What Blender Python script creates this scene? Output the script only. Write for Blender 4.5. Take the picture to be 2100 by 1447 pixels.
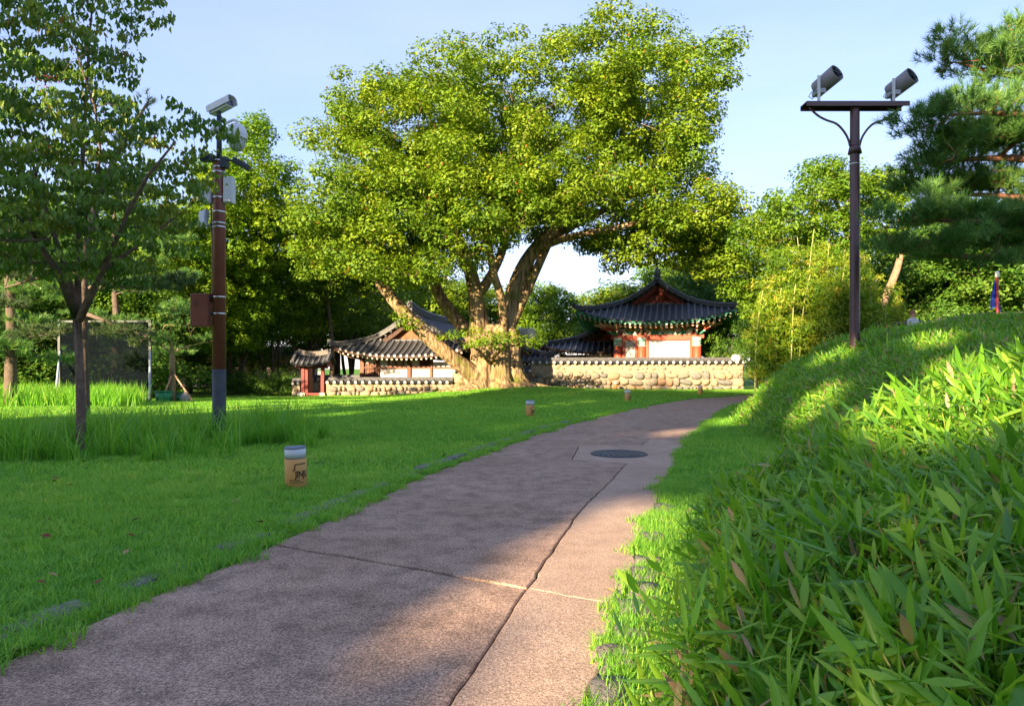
import bpy, bmesh, math, random, mathutils.geometry
import numpy as np
from mathutils import Vector, Matrix, Euler, Quaternion

for o in list(bpy.data.objects):
    bpy.data.objects.remove(o, do_unlink=True)
SC = bpy.context.scene
COL = SC.collection
R = math.radians
RNG = np.random.default_rng(7)
random.seed(7)

# ------------------------------------------------------------------ camera
CAM_H = 1.30
FPX = 1400.0                      # focal length in photograph pixels (2100 px wide, 24 mm lens)
cam = bpy.data.cameras.new('camera')
cam.sensor_width = 36.0
cam.lens = 36.0 * FPX / 2100.0
cam.shift_y = (755 - 723.5) / 2100.0
cam.clip_start = 0.05
cam.clip_end = 3000
cam_ob = bpy.data.objects.new('camera', cam)
cam_ob.location = (0, 0, CAM_H)
cam_ob.rotation_euler = (R(90), 0, 0)
COL.objects.link(cam_ob)
SC.camera = cam_ob

# ------------------------------------------------------------------ sky and sun
SUN_EL = R(18.0)
SUN_AZ = R(31.0)                  # light travels toward +y, turned this much toward +x
LDIR = Vector((math.sin(SUN_AZ) * math.cos(SUN_EL), math.cos(SUN_AZ) * math.cos(SUN_EL), -math.sin(SUN_EL)))
world = bpy.data.worlds.new('World')
SC.world = world
world.use_nodes = True
wn = world.node_tree.nodes
wn.clear()
sky = wn.new('ShaderNodeTexSky')
sky.sky_type = 'NISHITA'
sky.sun_disc = False
sky.sun_elevation = SUN_EL
sky.sun_rotation = math.atan2(-LDIR.x, -LDIR.y)
sky.altitude = 50
sky.air_density = 1.0
sky.dust_density = 0.4
sky.ozone_density = 1.6
bg = wn.new('ShaderNodeBackground')
bg.inputs['Strength'].default_value = 0.125
wo = wn.new('ShaderNodeOutputWorld')
wl = world.node_tree.links
def wmath(kind, a, b):
    n = wn.new('ShaderNodeMixRGB'); n.blend_type = kind; n.inputs[0].default_value = 1.0
    for i, s_ in ((1, a), (2, b)):
        if isinstance(s_, tuple): n.inputs[i].default_value = s_
        else: wl.new(s_, n.inputs[i])
    return n.outputs[0]
# thin even veil of high cloud over the clear sky
wtc = wn.new('ShaderNodeTexCoord'); wmp = wn.new('ShaderNodeMapping'); wmp.inputs['Scale'].default_value = (1.2, 1.2, 4.0)
wnz = wn.new('ShaderNodeTexNoise'); wnz.inputs['Scale'].default_value = 1.6; wnz.inputs['Detail'].default_value = 5
wl.new(wtc.outputs['Generated'], wmp.inputs[0]); wl.new(wmp.outputs[0], wnz.inputs['Vector'])
wrp = wn.new('ShaderNodeValToRGB'); wrp.color_ramp.elements[0].position = .35; wrp.color_ramp.elements[1].position = .75
wrp.color_ramp.elements[0].color = (.42, .60, .98, 1); wrp.color_ramp.elements[1].color = (.66, .77, 1.02, 1)
wl.new(wnz.outputs['Fac'], wrp.inputs[0])
wl.new(wmath('ADD', wmath('MULTIPLY', sky.outputs[0], (.33, .28, .33, 1)), wrp.outputs[0]), bg.inputs['Color'])
world.node_tree.links.new(bg.outputs[0], wo.inputs['Surface'])
sun = bpy.data.lights.new('sun', 'SUN')
sun.energy = 4.1
sun.angle = R(0.55)
sun.color = (1.0, 0.78, 0.49)
sun_ob = bpy.data.objects.new('sun', sun)
sun_ob.rotation_euler = LDIR.to_track_quat('-Z', 'Y').to_euler()
sun_ob.location = (-20, -30, 30)
COL.objects.link(sun_ob)
SC.view_settings.view_transform = 'Standard'
SC.view_settings.look = 'None'
SC.view_settings.exposure = 2.28
SC.view_settings.gamma = 1.0
SC.view_settings.use_curve_mapping = False
SC.render.engine = 'CYCLES'
SC.cycles.use_denoising = True
SC.cycles.max_bounces = 6
SC.cycles.diffuse_bounces = 3
SC.cycles.glossy_bounces = 2
SC.cycles.transmission_bounces = 3
SC.cycles.transparent_max_bounces = 8
SC.cycles.caustics_reflective = False
SC.cycles.caustics_refractive = False

# ------------------------------------------------------------------ small maths
def px(u, v, D):
    """photograph pixel at distance D -> world point"""
    return Vector(((u - 1050) / FPX * D, D, CAM_H - (v - 755) / FPX * D))

def ss(a, b, x):
    t = np.clip((np.asarray(x, float) - a) / (b - a), 0, 1)
    return t * t * (3 - 2 * t)

def vnoise(x, y, seed=0):
    """cheap smooth 2-D value noise in -1..1 (numpy)"""
    x = np.asarray(x, float); y = np.asarray(y, float)
    xi = np.floor(x).astype(np.int64); yi = np.floor(y).astype(np.int64)
    fx = x - xi; fy = y - yi
    fx = fx * fx * (3 - 2 * fx); fy = fy * fy * (3 - 2 * fy)
    def h(a, b):
        n = (a * 374761393 + b * 668265263 + seed * 974634) & 0x7fffffff
        n = ((n ^ (n >> 13)) * 1274126177) & 0x7fffffff
        return ((n ^ (n >> 16)) & 0xffff) / 32767.5 - 1
    return (h(xi, yi) * (1 - fx) + h(xi + 1, yi) * fx) * (1 - fy) + (h(xi, yi + 1) * (1 - fx) + h(xi + 1, yi + 1) * fx) * fy

def unit(a):
    return a / np.maximum(np.linalg.norm(a, axis=-1, keepdims=True), 1e-9)

# ------------------------------------------------------------------ materials
MATS = {}
def _nt(name):
    m = bpy.data.materials.new(name); m.use_nodes = True
    nt = m.node_tree
    return m, nt, nt.nodes, nt.links, nt.nodes['Principled BSDF']

def mat(name, c, rough=0.7, var=0.15, scale=6.0, bump=0.0, bscale=40.0, metal=0.0, spec=0.4, c2=None, spots=None):
    """surface with two-tone mottling and fine relief"""
    if name in MATS: return MATS[name]
    m, nt, N, L, b = _nt(name)
    tc = N.new('ShaderNodeTexCoord')
    nz = N.new('ShaderNodeTexNoise'); nz.inputs['Scale'].default_value = scale; nz.inputs['Detail'].default_value = 6
    L.new(tc.outputs['Object'], nz.inputs['Vector'])
    cr = N.new('ShaderNodeValToRGB')
    c = tuple(c)
    if c2 is None:
        lo = tuple(max(0, k * (1 - var)) for k in c); hi = tuple(min(1, k * (1 + var)) for k in c)
    else:
        lo, hi = c, tuple(c2)
    cr.color_ramp.elements[0].position = 0.32; cr.color_ramp.elements[1].position = 0.68
    cr.color_ramp.elements[0].color = lo + (1,); cr.color_ramp.elements[1].color = hi + (1,)
    L.new(nz.outputs['Fac'], cr.inputs[0])
    out = cr.outputs[0]
    if spots:
        sc_, thr, col = spots
        n2 = N.new('ShaderNodeTexNoise'); n2.inputs['Scale'].default_value = sc_; n2.inputs['Detail'].default_value = 4
        L.new(tc.outputs['Object'], n2.inputs['Vector'])
        r2 = N.new('ShaderNodeValToRGB'); r2.color_ramp.elements[0].position = thr; r2.color_ramp.elements[1].position = min(1, thr + .12)
        L.new(n2.outputs['Fac'], r2.inputs[0])
        mx = N.new('ShaderNodeMixRGB'); mx.inputs[2].default_value = tuple(col) + (1,)
        L.new(r2.outputs[0], mx.inputs[0]); L.new(out, mx.inputs[1]); out = mx.outputs[0]
    L.new(out, b.inputs['Base Color'])
    b.inputs['Roughness'].default_value = rough
    b.inputs['Metallic'].default_value = metal
    b.inputs['Specular IOR Level'].default_value = spec
    if bump:
        n3 = N.new('ShaderNodeTexNoise'); n3.inputs['Scale'].default_value = bscale; n3.inputs['Detail'].default_value = 5
        L.new(tc.outputs['Object'], n3.inputs['Vector'])
        bp = N.new('ShaderNodeBump'); bp.inputs['Strength'].default_value = bump; bp.inputs['Distance'].default_value = 0.02
        L.new(n3.outputs['Fac'], bp.inputs['Height']); L.new(bp.outputs[0], b.inputs['Normal'])
    MATS[name] = m
    return m

def leafmat(name, ramp, trans=0.35, rough=0.45, spec=0.35, tcol=1.25):
    """leaf: colour ramp over the per-leaf attribute 'tint', part translucent"""
    if name in MATS: return MATS[name]
    m, nt, N, L, b = _nt(name)
    at = N.new('ShaderNodeAttribute'); at.attribute_name = 'tint'
    cr = N.new('ShaderNodeValToRGB')
    el = cr.color_ramp.elements
    el[0].position = ramp[0][0]; el[0].color = ramp[0][1] + (1,)
    el[1].position = ramp[-1][0]; el[1].color = ramp[-1][1] + (1,)
    for p, c in ramp[1:-1]:
        e = el.new(p); e.color = c + (1,)
    L.new(at.outputs['Fac'], cr.inputs[0])
    L.new(cr.outputs[0], b.inputs['Base Color'])
    b.inputs['Roughness'].default_value = rough
    b.inputs['Specular IOR Level'].default_value = spec
    tr = N.new('ShaderNodeBsdfTranslucent')
    mu = N.new('ShaderNodeMixRGB'); mu.blend_type = 'MULTIPLY'; mu.inputs[0].default_value = 1
    mu.inputs[2].default_value = (tcol * 1.15, tcol * 1.1, tcol * .6, 1)
    L.new(cr.outputs[0], mu.inputs[1]); L.new(mu.outputs[0], tr.inputs['Color'])
    ms = N.new('ShaderNodeMixShader'); ms.inputs[0].default_value = trans
    L.new(b.outputs[0], ms.inputs[1]); L.new(tr.outputs[0], ms.inputs[2])
    L.new(ms.outputs[0], N['Material Output'].inputs['Surface'])
    MATS[name] = m
    return m

# ------------------------------------------------------------------ mesh building
def np_mesh(name, V, F, mats, tint=None, smooth=False, mi=None):
    """V (n,3), F (m,k) with constant k -> mesh data"""
    V = np.ascontiguousarray(V, dtype=np.float32); F = np.ascontiguousarray(F, dtype=np.int32)
    me = bpy.data.meshes.new(name)
    k = F.shape[1]
    me.vertices.add(len(V)); me.vertices.foreach_set('co', V.ravel())
    me.loops.add(F.size); me.loops.foreach_set('vertex_index', F.ravel())
    me.polygons.add(len(F)); me.polygons.foreach_set('loop_start', np.arange(0, F.size, k, dtype=np.int32))
    if mi is not None: me.polygons.foreach_set('material_index', np.asarray(mi, np.int32))
    me.polygons.foreach_set('use_smooth', np.full(len(F), smooth))
    if tint is not None:
        a = me.attributes.new('tint', 'FLOAT', 'POINT'); a.data.foreach_set('value', np.asarray(tint, np.float32))
    for m in (mats if isinstance(mats, (list, tuple)) else [mats]): me.materials.append(m)
    me.update(calc_edges=True); me.validate()
    return me

def link(name, data, parent=None, loc=None, rot=None, scale=None):
    o = bpy.data.objects.new(name, data); COL.objects.link(o)
    if parent is not None: o.parent = parent
    if loc is not None: o.location = loc
    if rot is not None: o.rotation_euler = rot
    if scale is not None: o.scale = scale
    return o

def tag(o, label=None, cat=None, group=None, kind=None):
    if label: o['label'] = label
    if cat: o['category'] = cat
    if group: o['group'] = group
    if kind: o['kind'] = kind
    return o

def thing(name, label, cat, loc=(0, 0, 0), rotz=0.0, group=None):
    o = bpy.data.objects.new(name, None); COL.objects.link(o)
    o.empty_display_size = 0.2
    o.location = loc; o.rotation_euler = (0, 0, rotz)
    return tag(o, label, cat, group)

def copy_tree(o, parent=None):
    c = o.copy(); COL.objects.link(c); c.parent = parent
    for ch in o.children: copy_tree(ch, c)
    return c

class MB:
    """collects shapes into one mesh"""
    def __init__(s): s.v = []; s.f = []; s.m = []; s.sm = []
    def add(s, V, F, m=0, smooth=False, M=None):
        b = len(s.v)
        for p in V:
            p = Vector(p)
            s.v.append(tuple(M @ p) if M is not None else tuple(p))
        for f in F:
            s.f.append(tuple(b + i for i in f)); s.m.append(m); s.sm.append(smooth)
        return s
    def box(s, c, size, m=0, rot=None, bev=0.0, M=None):
        x, y, z = size[0] / 2, size[1] / 2, size[2] / 2
        if bev <= 0:
            V = [(-x,-y,-z),(x,-y,-z),(x,y,-z),(-x,y,-z),(-x,-y,z),(x,-y,z),(x,y,z),(-x,y,z)]
            F = [(0,3,2,1),(4,5,6,7),(0,1,5,4),(1,2,6,5),(2,3,7,6),(3,0,4,7)]
        else:
            bm = bmesh.new(); bmesh.ops.create_cube(bm, size=1.0)
            for v in bm.verts: v.co = Vector((v.co.x * size[0], v.co.y * size[1], v.co.z * size[2]))
            bmesh.ops.bevel(bm, geom=bm.edges[:], offset=min(bev, min(size) * .45), segments=2, affect='EDGES', profile=.6)
            bm.verts.index_update()
            V = [v.co.copy() for v in bm.verts]; F = [[v.index for v in f.verts] for f in bm.faces]; bm.free()
        T = Matrix.Translation(c)
        if rot is not None: T = T @ Euler(rot).to_matrix().to_4x4()
        if M is not None: T = M @ T
        return s.add(V, F, m, bev > 0 and False, T)
    def tube(s, pts, rad, n=8, m=0, cap=True, smooth=True, M=None):
        pts = [Vector(p) for p in pts]
        if not hasattr(rad, '__len__'): rad = [rad] * len(pts)
        V = []; F = []
        t0 = (pts[1] - pts[0]).normalized()
        ref = Vector((0, 0, 1)) if abs(t0.z) < .9 else Vector((1, 0, 0))
        u = t0.cross(ref).normalized()
        for i, p in enumerate(pts):
            t = (pts[min(i + 1, len(pts) - 1)] - pts[max(i - 1, 0)]).normalized()
            u = (u - t * u.dot(t)).normalized(); w = t.cross(u)
            for k in range(n):
                a = 2 * math.pi * k / n
                V.append(p + (u * math.cos(a) + w * math.sin(a)) * rad[i])
        for i in range(len(pts) - 1):
            for k in range(n):
                a, b = i * n + k, i * n + (k + 1) % n
                F.append((a, b, b + n, a + n))
        s.add(V, F, m, smooth, M)
        if cap:
            b = len(s.v) - len(V)
            s.f.append(tuple(b + k for k in reversed(range(n)))); s.m.append(m); s.sm.append(False)
            e = b + (len(pts) - 1) * n
            s.f.append(tuple(e + k for k in range(n))); s.m.append(m); s.sm.append(False)
        return s
    def lathe(s, prof, n=20, m=0, M=None, smooth=True, cap=True):
        """prof: list of (r, z)"""
        V = []; F = []
        for r, z in prof:
            for k in range(n):
                a = 2 * math.pi * k / n
                V.append((r * math.cos(a), r * math.sin(a), z))
        for i in range(len(prof) - 1):
            for k in range(n):
                a, b = i * n + k, i * n + (k + 1) % n
                F.append((a, b, b + n, a + n))
        b0 = len(s.v)
        s.add(V, F, m, smooth, M)
        if cap:
            s.f.append(tuple(b0 + k for k in reversed(range(n)))); s.m.append(m); s.sm.append(False)
            e = b0 + (len(prof) - 1) * n
            s.f.append(tuple(e + k for k in range(n))); s.m.append(m); s.sm.append(False)
        return s
    def grid(s, fn, nu, nv, m=0, smooth=True, flip=False):
        """fn(i/nu, j/nv) -> point"""
        b = len(s.v)
        for i in range(nu + 1):
            for j in range(nv + 1):
                s.v.append(tuple(fn(i / nu, j / nv)))
        for i in range(nu):
            for j in range(nv):
                a = b + i * (nv + 1) + j
                f = (a, a + nv + 1, a + nv + 2, a + 1)
                s.f.append(tuple(reversed(f)) if flip else f); s.m.append(m); s.sm.append(smooth)
        return s
    def sweep(s, pts, prof, up=(0, 0, 1), m=0, smooth=False, cap=True):
        """sweep a closed 2-D profile (side, up) along pts"""
        pts = [Vector(p) for p in pts]; V = []; F = []; n = len(prof); up = Vector(up)
        for i, p in enumerate(pts):
            t = (pts[min(i + 1, len(pts) - 1)] - pts[max(i - 1, 0)]).normalized()
            sd = t.cross(up).normalized(); w = sd.cross(t)
            for a, b in prof: V.append(p + sd * a + w * b)
        for i in range(len(pts) - 1):
            for k in range(n):
                a, b = i * n + k, i * n + (k + 1) % n
                F.append((a, b, b + n, a + n))
        if cap:
            F.append(tuple(reversed(range(n)))); e = (len(pts) - 1) * n; F.append(tuple(e + k for k in range(n)))
        return s.add(V, F, m, smooth)
    def mesh(s, name, mats):
        me = bpy.data.meshes.new(name)
        me.from_pydata(s.v, [], s.f)
        me.polygons.foreach_set('material_index', s.m); me.polygons.foreach_set('use_smooth', s.sm)
        for m in (mats if isinstance(mats, (list, tuple)) else [mats]): me.materials.append(m)
        bm = bmesh.new(); bm.from_mesh(me); bmesh.ops.recalc_face_normals(bm, faces=bm.faces[:]); bm.to_mesh(me); bm.free()
        me.update()
        return me
    def build(s, name, mats, parent=None, loc=None, rot=None):
        return link(name, s.mesh(name, mats), parent, loc, rot)

def scatter(name, pts, rots, scls, idx, sources, label, cat=None):
    """one 'stuff' object: small source meshes set out on points by geometry nodes"""
    me = bpy.data.meshes.new(name)
    pts = np.asarray(pts, np.float32)
    me.vertices.add(len(pts)); me.vertices.foreach_set('co', pts.ravel())
    a = me.attributes.new('rot', 'FLOAT_VECTOR', 'POINT'); a.data.foreach_set('vector', np.asarray(rots, np.float32).ravel())
    a = me.attributes.new('scl', 'FLOAT', 'POINT'); a.data.foreach_set('value', np.asarray(scls, np.float32))
    a = me.attributes.new('idx', 'INT', 'POINT'); a.data.foreach_set('value', np.asarray(idx, np.int32))
    ob = link(name, me)
    ng = bpy.data.node_groups.new(name + '_nodes', 'GeometryNodeTree')
    ng.interface.new_socket('Geometry', in_out='INPUT', socket_type='NodeSocketGeometry')
    ng.interface.new_socket('Geometry', in_out='OUTPUT', socket_type='NodeSocketGeometry')
    N, L = ng.nodes, ng.links
    gi = N.new('NodeGroupInput'); go = N.new('NodeGroupOutput')
    ip = N.new('GeometryNodeInstanceOnPoints')
    jn = N.new('GeometryNodeJoinGeometry')
    for s in reversed(sources):
        so = bpy.data.objects.new(name + '_source', s)
        oi = N.new('GeometryNodeObjectInfo'); oi.inputs['Object'].default_value = so; oi.inputs['As Instance'].default_value = True
        L.new(oi.outputs['Geometry'], jn.inputs[0])
    def attr(nm, typ):
        n = N.new('GeometryNodeInputNamedAttribute'); n.data_type = typ; n.inputs['Name'].default_value = nm
        return n.outputs['Attribute']
    L.new(gi.outputs[0], ip.inputs['Points']); L.new(jn.outputs[0], ip.inputs['Instance'])
    ip.inputs['Pick Instance'].default_value = True
    L.new(attr('idx', 'INT'), ip.inputs['Instance Index'])
    L.new(attr('rot', 'FLOAT_VECTOR'), ip.inputs['Rotation'])
    L.new(attr('scl', 'FLOAT'), ip.inputs['Scale'])
    L.new(ip.outputs[0], go.inputs[0])
    md = ob.modifiers.new('scatter', 'NODES'); md.node_group = ng
    tag(ob, label, cat, None, 'stuff')
    return ob
# ------------------------------------------------------------------ terrain
YL = [-6, 0, 3.06, 4.99, 8.9, 14.6, 22.75, 28.9, 33, 38, 50]
XL = [-3.1, -2.6, -2.29, -1.78, -0.89, 0.83, 4.2, 7.6, 11.3, 16.5, 30]
YR = [-6, 0, 2.63, 5.28, 9.3, 15.8, 22.75, 28.5, 31, 35, 47]
XR = [-1.5, -0.45, 0.28, 1.02, 2.2, 4.4, 7.2, 10.4, 12.6, 17, 31]
YS = [-6, 0, 2.63, 4.04, 5.97, 9.33, 12.6]
XS = [-2.2, -1.0, -0.225, 0.087, 0.55, 1.57, 2.6]
YF = [-6, 0, 2.63, 5.3, 6.5, 8, 9.5, 11.4, 14, 17.3, 24, 30, 40, 60]
XF = [-.8, 0.25, 1.0, 1.80, 2.50, 3.5, 4.35, 4.85, 5.45, 6.35, 8.8, 12.2, 18, 34]

def smooth_interp(y, ys, xs):
    y = np.asarray(y, float)
    w = [.25, .5, .25]
    return sum(k * np.interp(y + d, ys, xs) for k, d in zip(w, (-.7, 0, .7)))
def pathL(y): return smooth_interp(y, YL, XL)
def pathR(y): return smooth_interp(y, YR, XR)
def seamX(y): return smooth_interp(y, YS, XS)
def footX(y): return smooth_interp(y, YF, XF)

def ground(x, y):
    x = np.asarray(x, float); y = np.asarray(y, float)
    z = -0.38 * ss(22, 40, y) * (1 - ss(-6, 2, x))
    z = z + 0.34 * np.exp(-((x + 1.2) ** 2 + (y - 38) ** 2) / (2 * 3.6 ** 2))
    s = np.maximum((x - footX(y)) * 0.92, 0)
    H = 1.10 + 0.066 * np.clip(y, 0, 20)
    H = H * (1 - 0.36 * ss(20, 27, y))
    z = z + H * (1 - np.exp(-s / 2.0)) * (1 - ss(44, 60, y))
    z = z - .50 * np.exp(-((y - 7.6 - .30 * (x - 3)) / 1.15) ** 2) * ss(.1, 1.2, s) * (1 - ss(2.8, 5.5, s))      # dip between the two mounds
    z = z + .16 * np.exp(-((y - 11.6 - .2 * (x - 5)) / 1.5) ** 2) * ss(0, .7, s) * (1 - ss(1.2, 2.6, s))
    z = z + 0.02 * vnoise(x * .5, y * .5, 3) * ss(0.2, 1.5, pathL(y) - x)
    return z
def gz(x, y): return float(ground(x, y))

def gnormal(x, y, e=0.15):
    dx = (ground(x + e, y) - ground(x - e, y)) / (2 * e)
    dy = (ground(x, y + e) - ground(x, y - e)) / (2 * e)
    n = np.stack([-dx, -dy, np.ones_like(dx)], -1)
    return unit(n)

def slope_rot(x, y, yaw):
    """euler that lays +z on the ground normal after a yaw about z"""
    n = gnormal(x, y)
    out = np.zeros((len(x), 3))
    for i in range(len(x)):
        q = Vector((0, 0, 1)).rotation_difference(Vector(n[i])) @ Euler((0, 0, yaw[i])).to_quaternion()
        out[i] = q.to_euler()
    return out

def grass_mat():
    m, nt, N, L, b = _nt('lawn_soil')
    tc = N.new('ShaderNodeTexCoord')
    def noise(s, d=5):
        n = N.new('ShaderNodeTexNoise'); n.inputs['Scale'].default_value = s; n.inputs['Detail'].default_value = d
        L.new(tc.outputs['Object'], n.inputs['Vector']); return n.outputs['Fac']
    cr = N.new('ShaderNodeValToRGB'); e = cr.color_ramp.elements
    e[0].position = .3; e[0].color = (.080, .215, .020, 1); e[1].position = .72; e[1].color = (.160, .33, .034, 1)
    L.new(noise(1.3), cr.inputs[0])
    c2 = N.new('ShaderNodeValToRGB'); e = c2.color_ramp.elements
    e[0].position = .35; e[0].color = (.55, .55, .5, 1); e[1].position = .65; e[1].color = (1.1, 1.1, 1.0, 1)
    L.new(noise(55, 8), c2.inputs[0])
    mx = N.new('ShaderNodeMixRGB'); mx.blend_type = 'MULTIPLY'; mx.inputs[0].default_value = 1
    L.new(cr.outputs[0], mx.inputs[1]); L.new(c2.outputs[0], mx.inputs[2])
    L.new(mx.outputs[0], b.inputs['Base Color'])
    b.inputs['Roughness'].default_value = .9; b.inputs['Specular IOR Level'].default_value = .15
    bp = N.new('ShaderNodeBump'); bp.inputs['Strength'].default_value = .8; bp.inputs['Distance'].default_value = .05
    L.new(noise(30, 6), bp.inputs['Height']); L.new(bp.outputs[0], b.inputs['Normal'])
    return m
M_SOIL = grass_mat()

def make_ground():
    xs = np.unique(np.concatenate([-np.geomspace(45, 900, 16)[::-1], np.arange(-45, -12, .9), np.arange(-12, 12, .22), np.arange(12, 45, .6), np.geomspace(45, 900, 16)]))
    ys = np.unique(np.concatenate([-np.geomspace(30, 900, 14)[::-1], np.arange(-30, -4, 1.5), np.arange(-4, 24, .22), np.arange(24, 60, .6), np.geomspace(60, 1500, 18)]))
    X, Y = np.meshgrid(xs, ys, indexing='ij')
    Z = ground(X, Y)
    on = (X > pathL(Y) + .02) & (X < pathR(Y) - .02)
    Z = np.where(on & (Y < 45), Z - .055, Z)
    V = np.stack([X, Y, Z], -1).reshape(-1, 3)
    nx, ny = len(xs), len(ys)
    I = np.arange(nx * ny).reshape(nx, ny)
    F = np.stack([I[:-1, :-1], I[1:, :-1], I[1:, 1:], I[:-1, 1:]], -1).reshape(-1, 4)
    o = link('ground', np_mesh('ground', V, F, M_SOIL, smooth=True))
    tag(o, 'green lawn and grassy bank spreading either side of the path', None, None, 'structure')
make_ground()

# ------------------------------------------------------------------ path
def concrete_mat(name, lo, hi, stain, dark):
    m, nt, N, L, b = _nt(name)
    tc = N.new('ShaderNodeTexCoord')
    def noise(s, d=6, r=.55):
        n = N.new('ShaderNodeTexNoise'); n.inputs['Scale'].default_value = s; n.inputs['Detail'].default_value = d
        n.inputs['Roughness'].default_value = r
        L.new(tc.outputs['Object'], n.inputs['Vector']); return n.outputs['Fac']
    def ramp(src, p0, c0, p1, c1):
        r = N.new('ShaderNodeValToRGB'); e = r.color_ramp.elements
        e[0].position = p0; e[0].color = c0 + (1,); e[1].position = p1; e[1].color = c1 + (1,)
        L.new(src, r.inputs[0]); return r.outputs[0]
    def mul(a, c, f=1.0):
        x = N.new('ShaderNodeMixRGB'); x.blend_type = 'MULTIPLY'; x.inputs[0].default_value = f
        L.new(a, x.inputs[1]); L.new(c, x.inputs[2]); return x.outputs[0]
    base = ramp(noise(.9), .35, lo, .65, hi)
    c = mul(base, ramp(noise(4.2, 8, .7), .36, (stain,) * 3, .56, (1.0, 1.0, 1.0)))
    c = mul(c, ramp(noise(75, 3), .35, (dark,) * 3, .62, (1.12, 1.10, 1.08)))
    c = mul(c, ramp(noise(210, 2), .38, (.50, .50, .50), .58, (1.22, 1.22, 1.22)))
    v = N.new('ShaderNodeTexVoronoi'); v.inputs['Scale'].default_value = 42
    L.new(tc.outputs['Object'], v.inputs['Vector'])
    c = mul(c, ramp(v.outputs['Distance'], (.05), (1.6, 1.5, 1.45), .13, (1, 1, 1)))
    L.new(c, b.inputs['Base Color'])
    b.inputs['Roughness'].default_value = .85; b.inputs['Specular IOR Level'].default_value = .3
    ad = N.new('ShaderNodeMath'); ad.operation = 'ADD'
    L.new(noise(120, 4), ad.inputs[0]); L.new(noise(14, 6), ad.inputs[1])
    bp = N.new('ShaderNodeBump'); bp.inputs['Strength'].default_value = .38; bp.inputs['Distance'].default_value = .010
    L.new(ad.outputs[0], bp.inputs['Height']); L.new(bp.outputs[0], b.inputs['Normal'])
    return m
M_CONC = concrete_mat('path_concrete', (.44, .285, .205), (.54, .365, .270), .60, .46)
M_CONC2 = concrete_mat('path_strip_concrete', (.47, .320, .235), (.56, .400, .300), .82, .60)
M_EARTH = mat('joint_earth', (.035, .028, .022), .95, .4, 20)

def jag(p0, p1, n, amp, seed):
    """straight joint from p0 to p1, roughened, ends fixed"""
    p0 = np.array(p0, float); p1 = np.array(p1, float)
    t = np.linspace(0, 1, n)
    d = p1 - p0; nrm = np.array([-d[1], d[0]]) / np.linalg.norm(d)
    w = np.sin(t * np.pi) ** .5
    off = (vnoise(t * n * .35, t * 0 + seed, seed) * amp + vnoise(t * n * .9, t * 0 + seed, seed + 1) * amp * .5) * w
    return [tuple(p0 + d * a + nrm * o) for a, o in zip(t, off)]

def curve(fn, y0, y1, step, amp, seed):
    n = max(3, int(abs(y1 - y0) / step) + 1)
    y = np.linspace(y0, y1, n)
    x = fn(y) + vnoise(y * 3.1, y * 0 + seed, seed) * amp + vnoise(y * 9.7, y * 0, seed + 5) * amp * .6
    x[0] = fn(y[0]); x[-1] = fn(y[-1])
    return list(zip(x, y))

def slab(pts, mat_, z, parent, shrink=.009):
    pts = [Vector((p[0], p[1])) for p in pts]
    bm = bmesh.new()
    area = sum(pts[i].x * pts[(i + 1) % len(pts)].y - pts[(i + 1) % len(pts)].x * pts[i].y for i in range(len(pts)))
    if area < 0: pts.reverse()
    n = len(pts); ins = []
    for i in range(n):
        e = (pts[(i + 1) % n] - pts[i - 1])
        nn = Vector((-e.y, e.x)); nn = nn.normalized() if nn.length > 1e-9 else nn
        ins.append(nn)
    rings = []
    for off, zz in ((shrink, z - .07), (shrink, z - .006), (shrink + .008, z)):
        rings.append([bm.verts.new((p.x + k.x * off, p.y + k.y * off, zz)) for p, k in zip(pts, ins)])
    for a, b in zip(rings, rings[1:]):
        for i in range(n): bm.faces.new((a[i], a[(i + 1) % n], b[(i + 1) % n], b[i]))
    top = rings[-1]
    for t in mathutils.geometry.tessellate_polygon([[Vector((v.co.x, v.co.y, 0)) for v in top]]):
        try: bm.faces.new([top[i] for i in t])
        except ValueError: pass
    bmesh.ops.recalc_face_normals(bm, faces=bm.faces[:])
    me = bpy.data.meshes.new('slab'); bm.to_mesh(me); bm.free()
    me.materials.append(mat_)
    return link('slab', me, parent)

path = MB()
yy = np.linspace(-5.5, 44, 60)
path.grid(lambda u, v: ((pathL(-5.5 + 49.5 * u) + .03) * (1 - v) + (pathR(-5.5 + 49.5 * u) - .03) * v, -5.5 + 49.5 * u, -.035), 60, 2)
path = path.build('path', M_EARTH)
tag(path, 'pale pinkish concrete garden path curving away to the tiled wall', None, None, 'structure')

seamp = lambda y0, y1, s=11: curve(seamX, y0, y1, .10, .013, s)
Lc = lambda y0, y1: curve(pathL, y0, y1, .12, .022, 21)
Rc = lambda y0, y1: curve(pathR, y0, y1, .12, .018, 31)
SX = lambda y: (float(seamX(y)), y)
LX = lambda y: (float(pathL(y)), y)
RX = lambda y: (float(pathR(y)), y)
joints = [(-5.0, -5.0), (1.0, .2), (5.06, 4.04), (8.9, 7.3)]
J = [jag(LX(a), SX(b), 26, .012, 50 + i) for i, (a, b) in enumerate(joints)]
for i in range(3):
    (a0, b0), (a1, b1) = joints[i], joints[i + 1]
    slab(J[i] + seamp(b0, b1)[1:-1] + J[i + 1][::-1] + Lc(a0, a1)[::-1][1:-1], M_CONC, [.0, -.003, .002][i], path)
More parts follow.
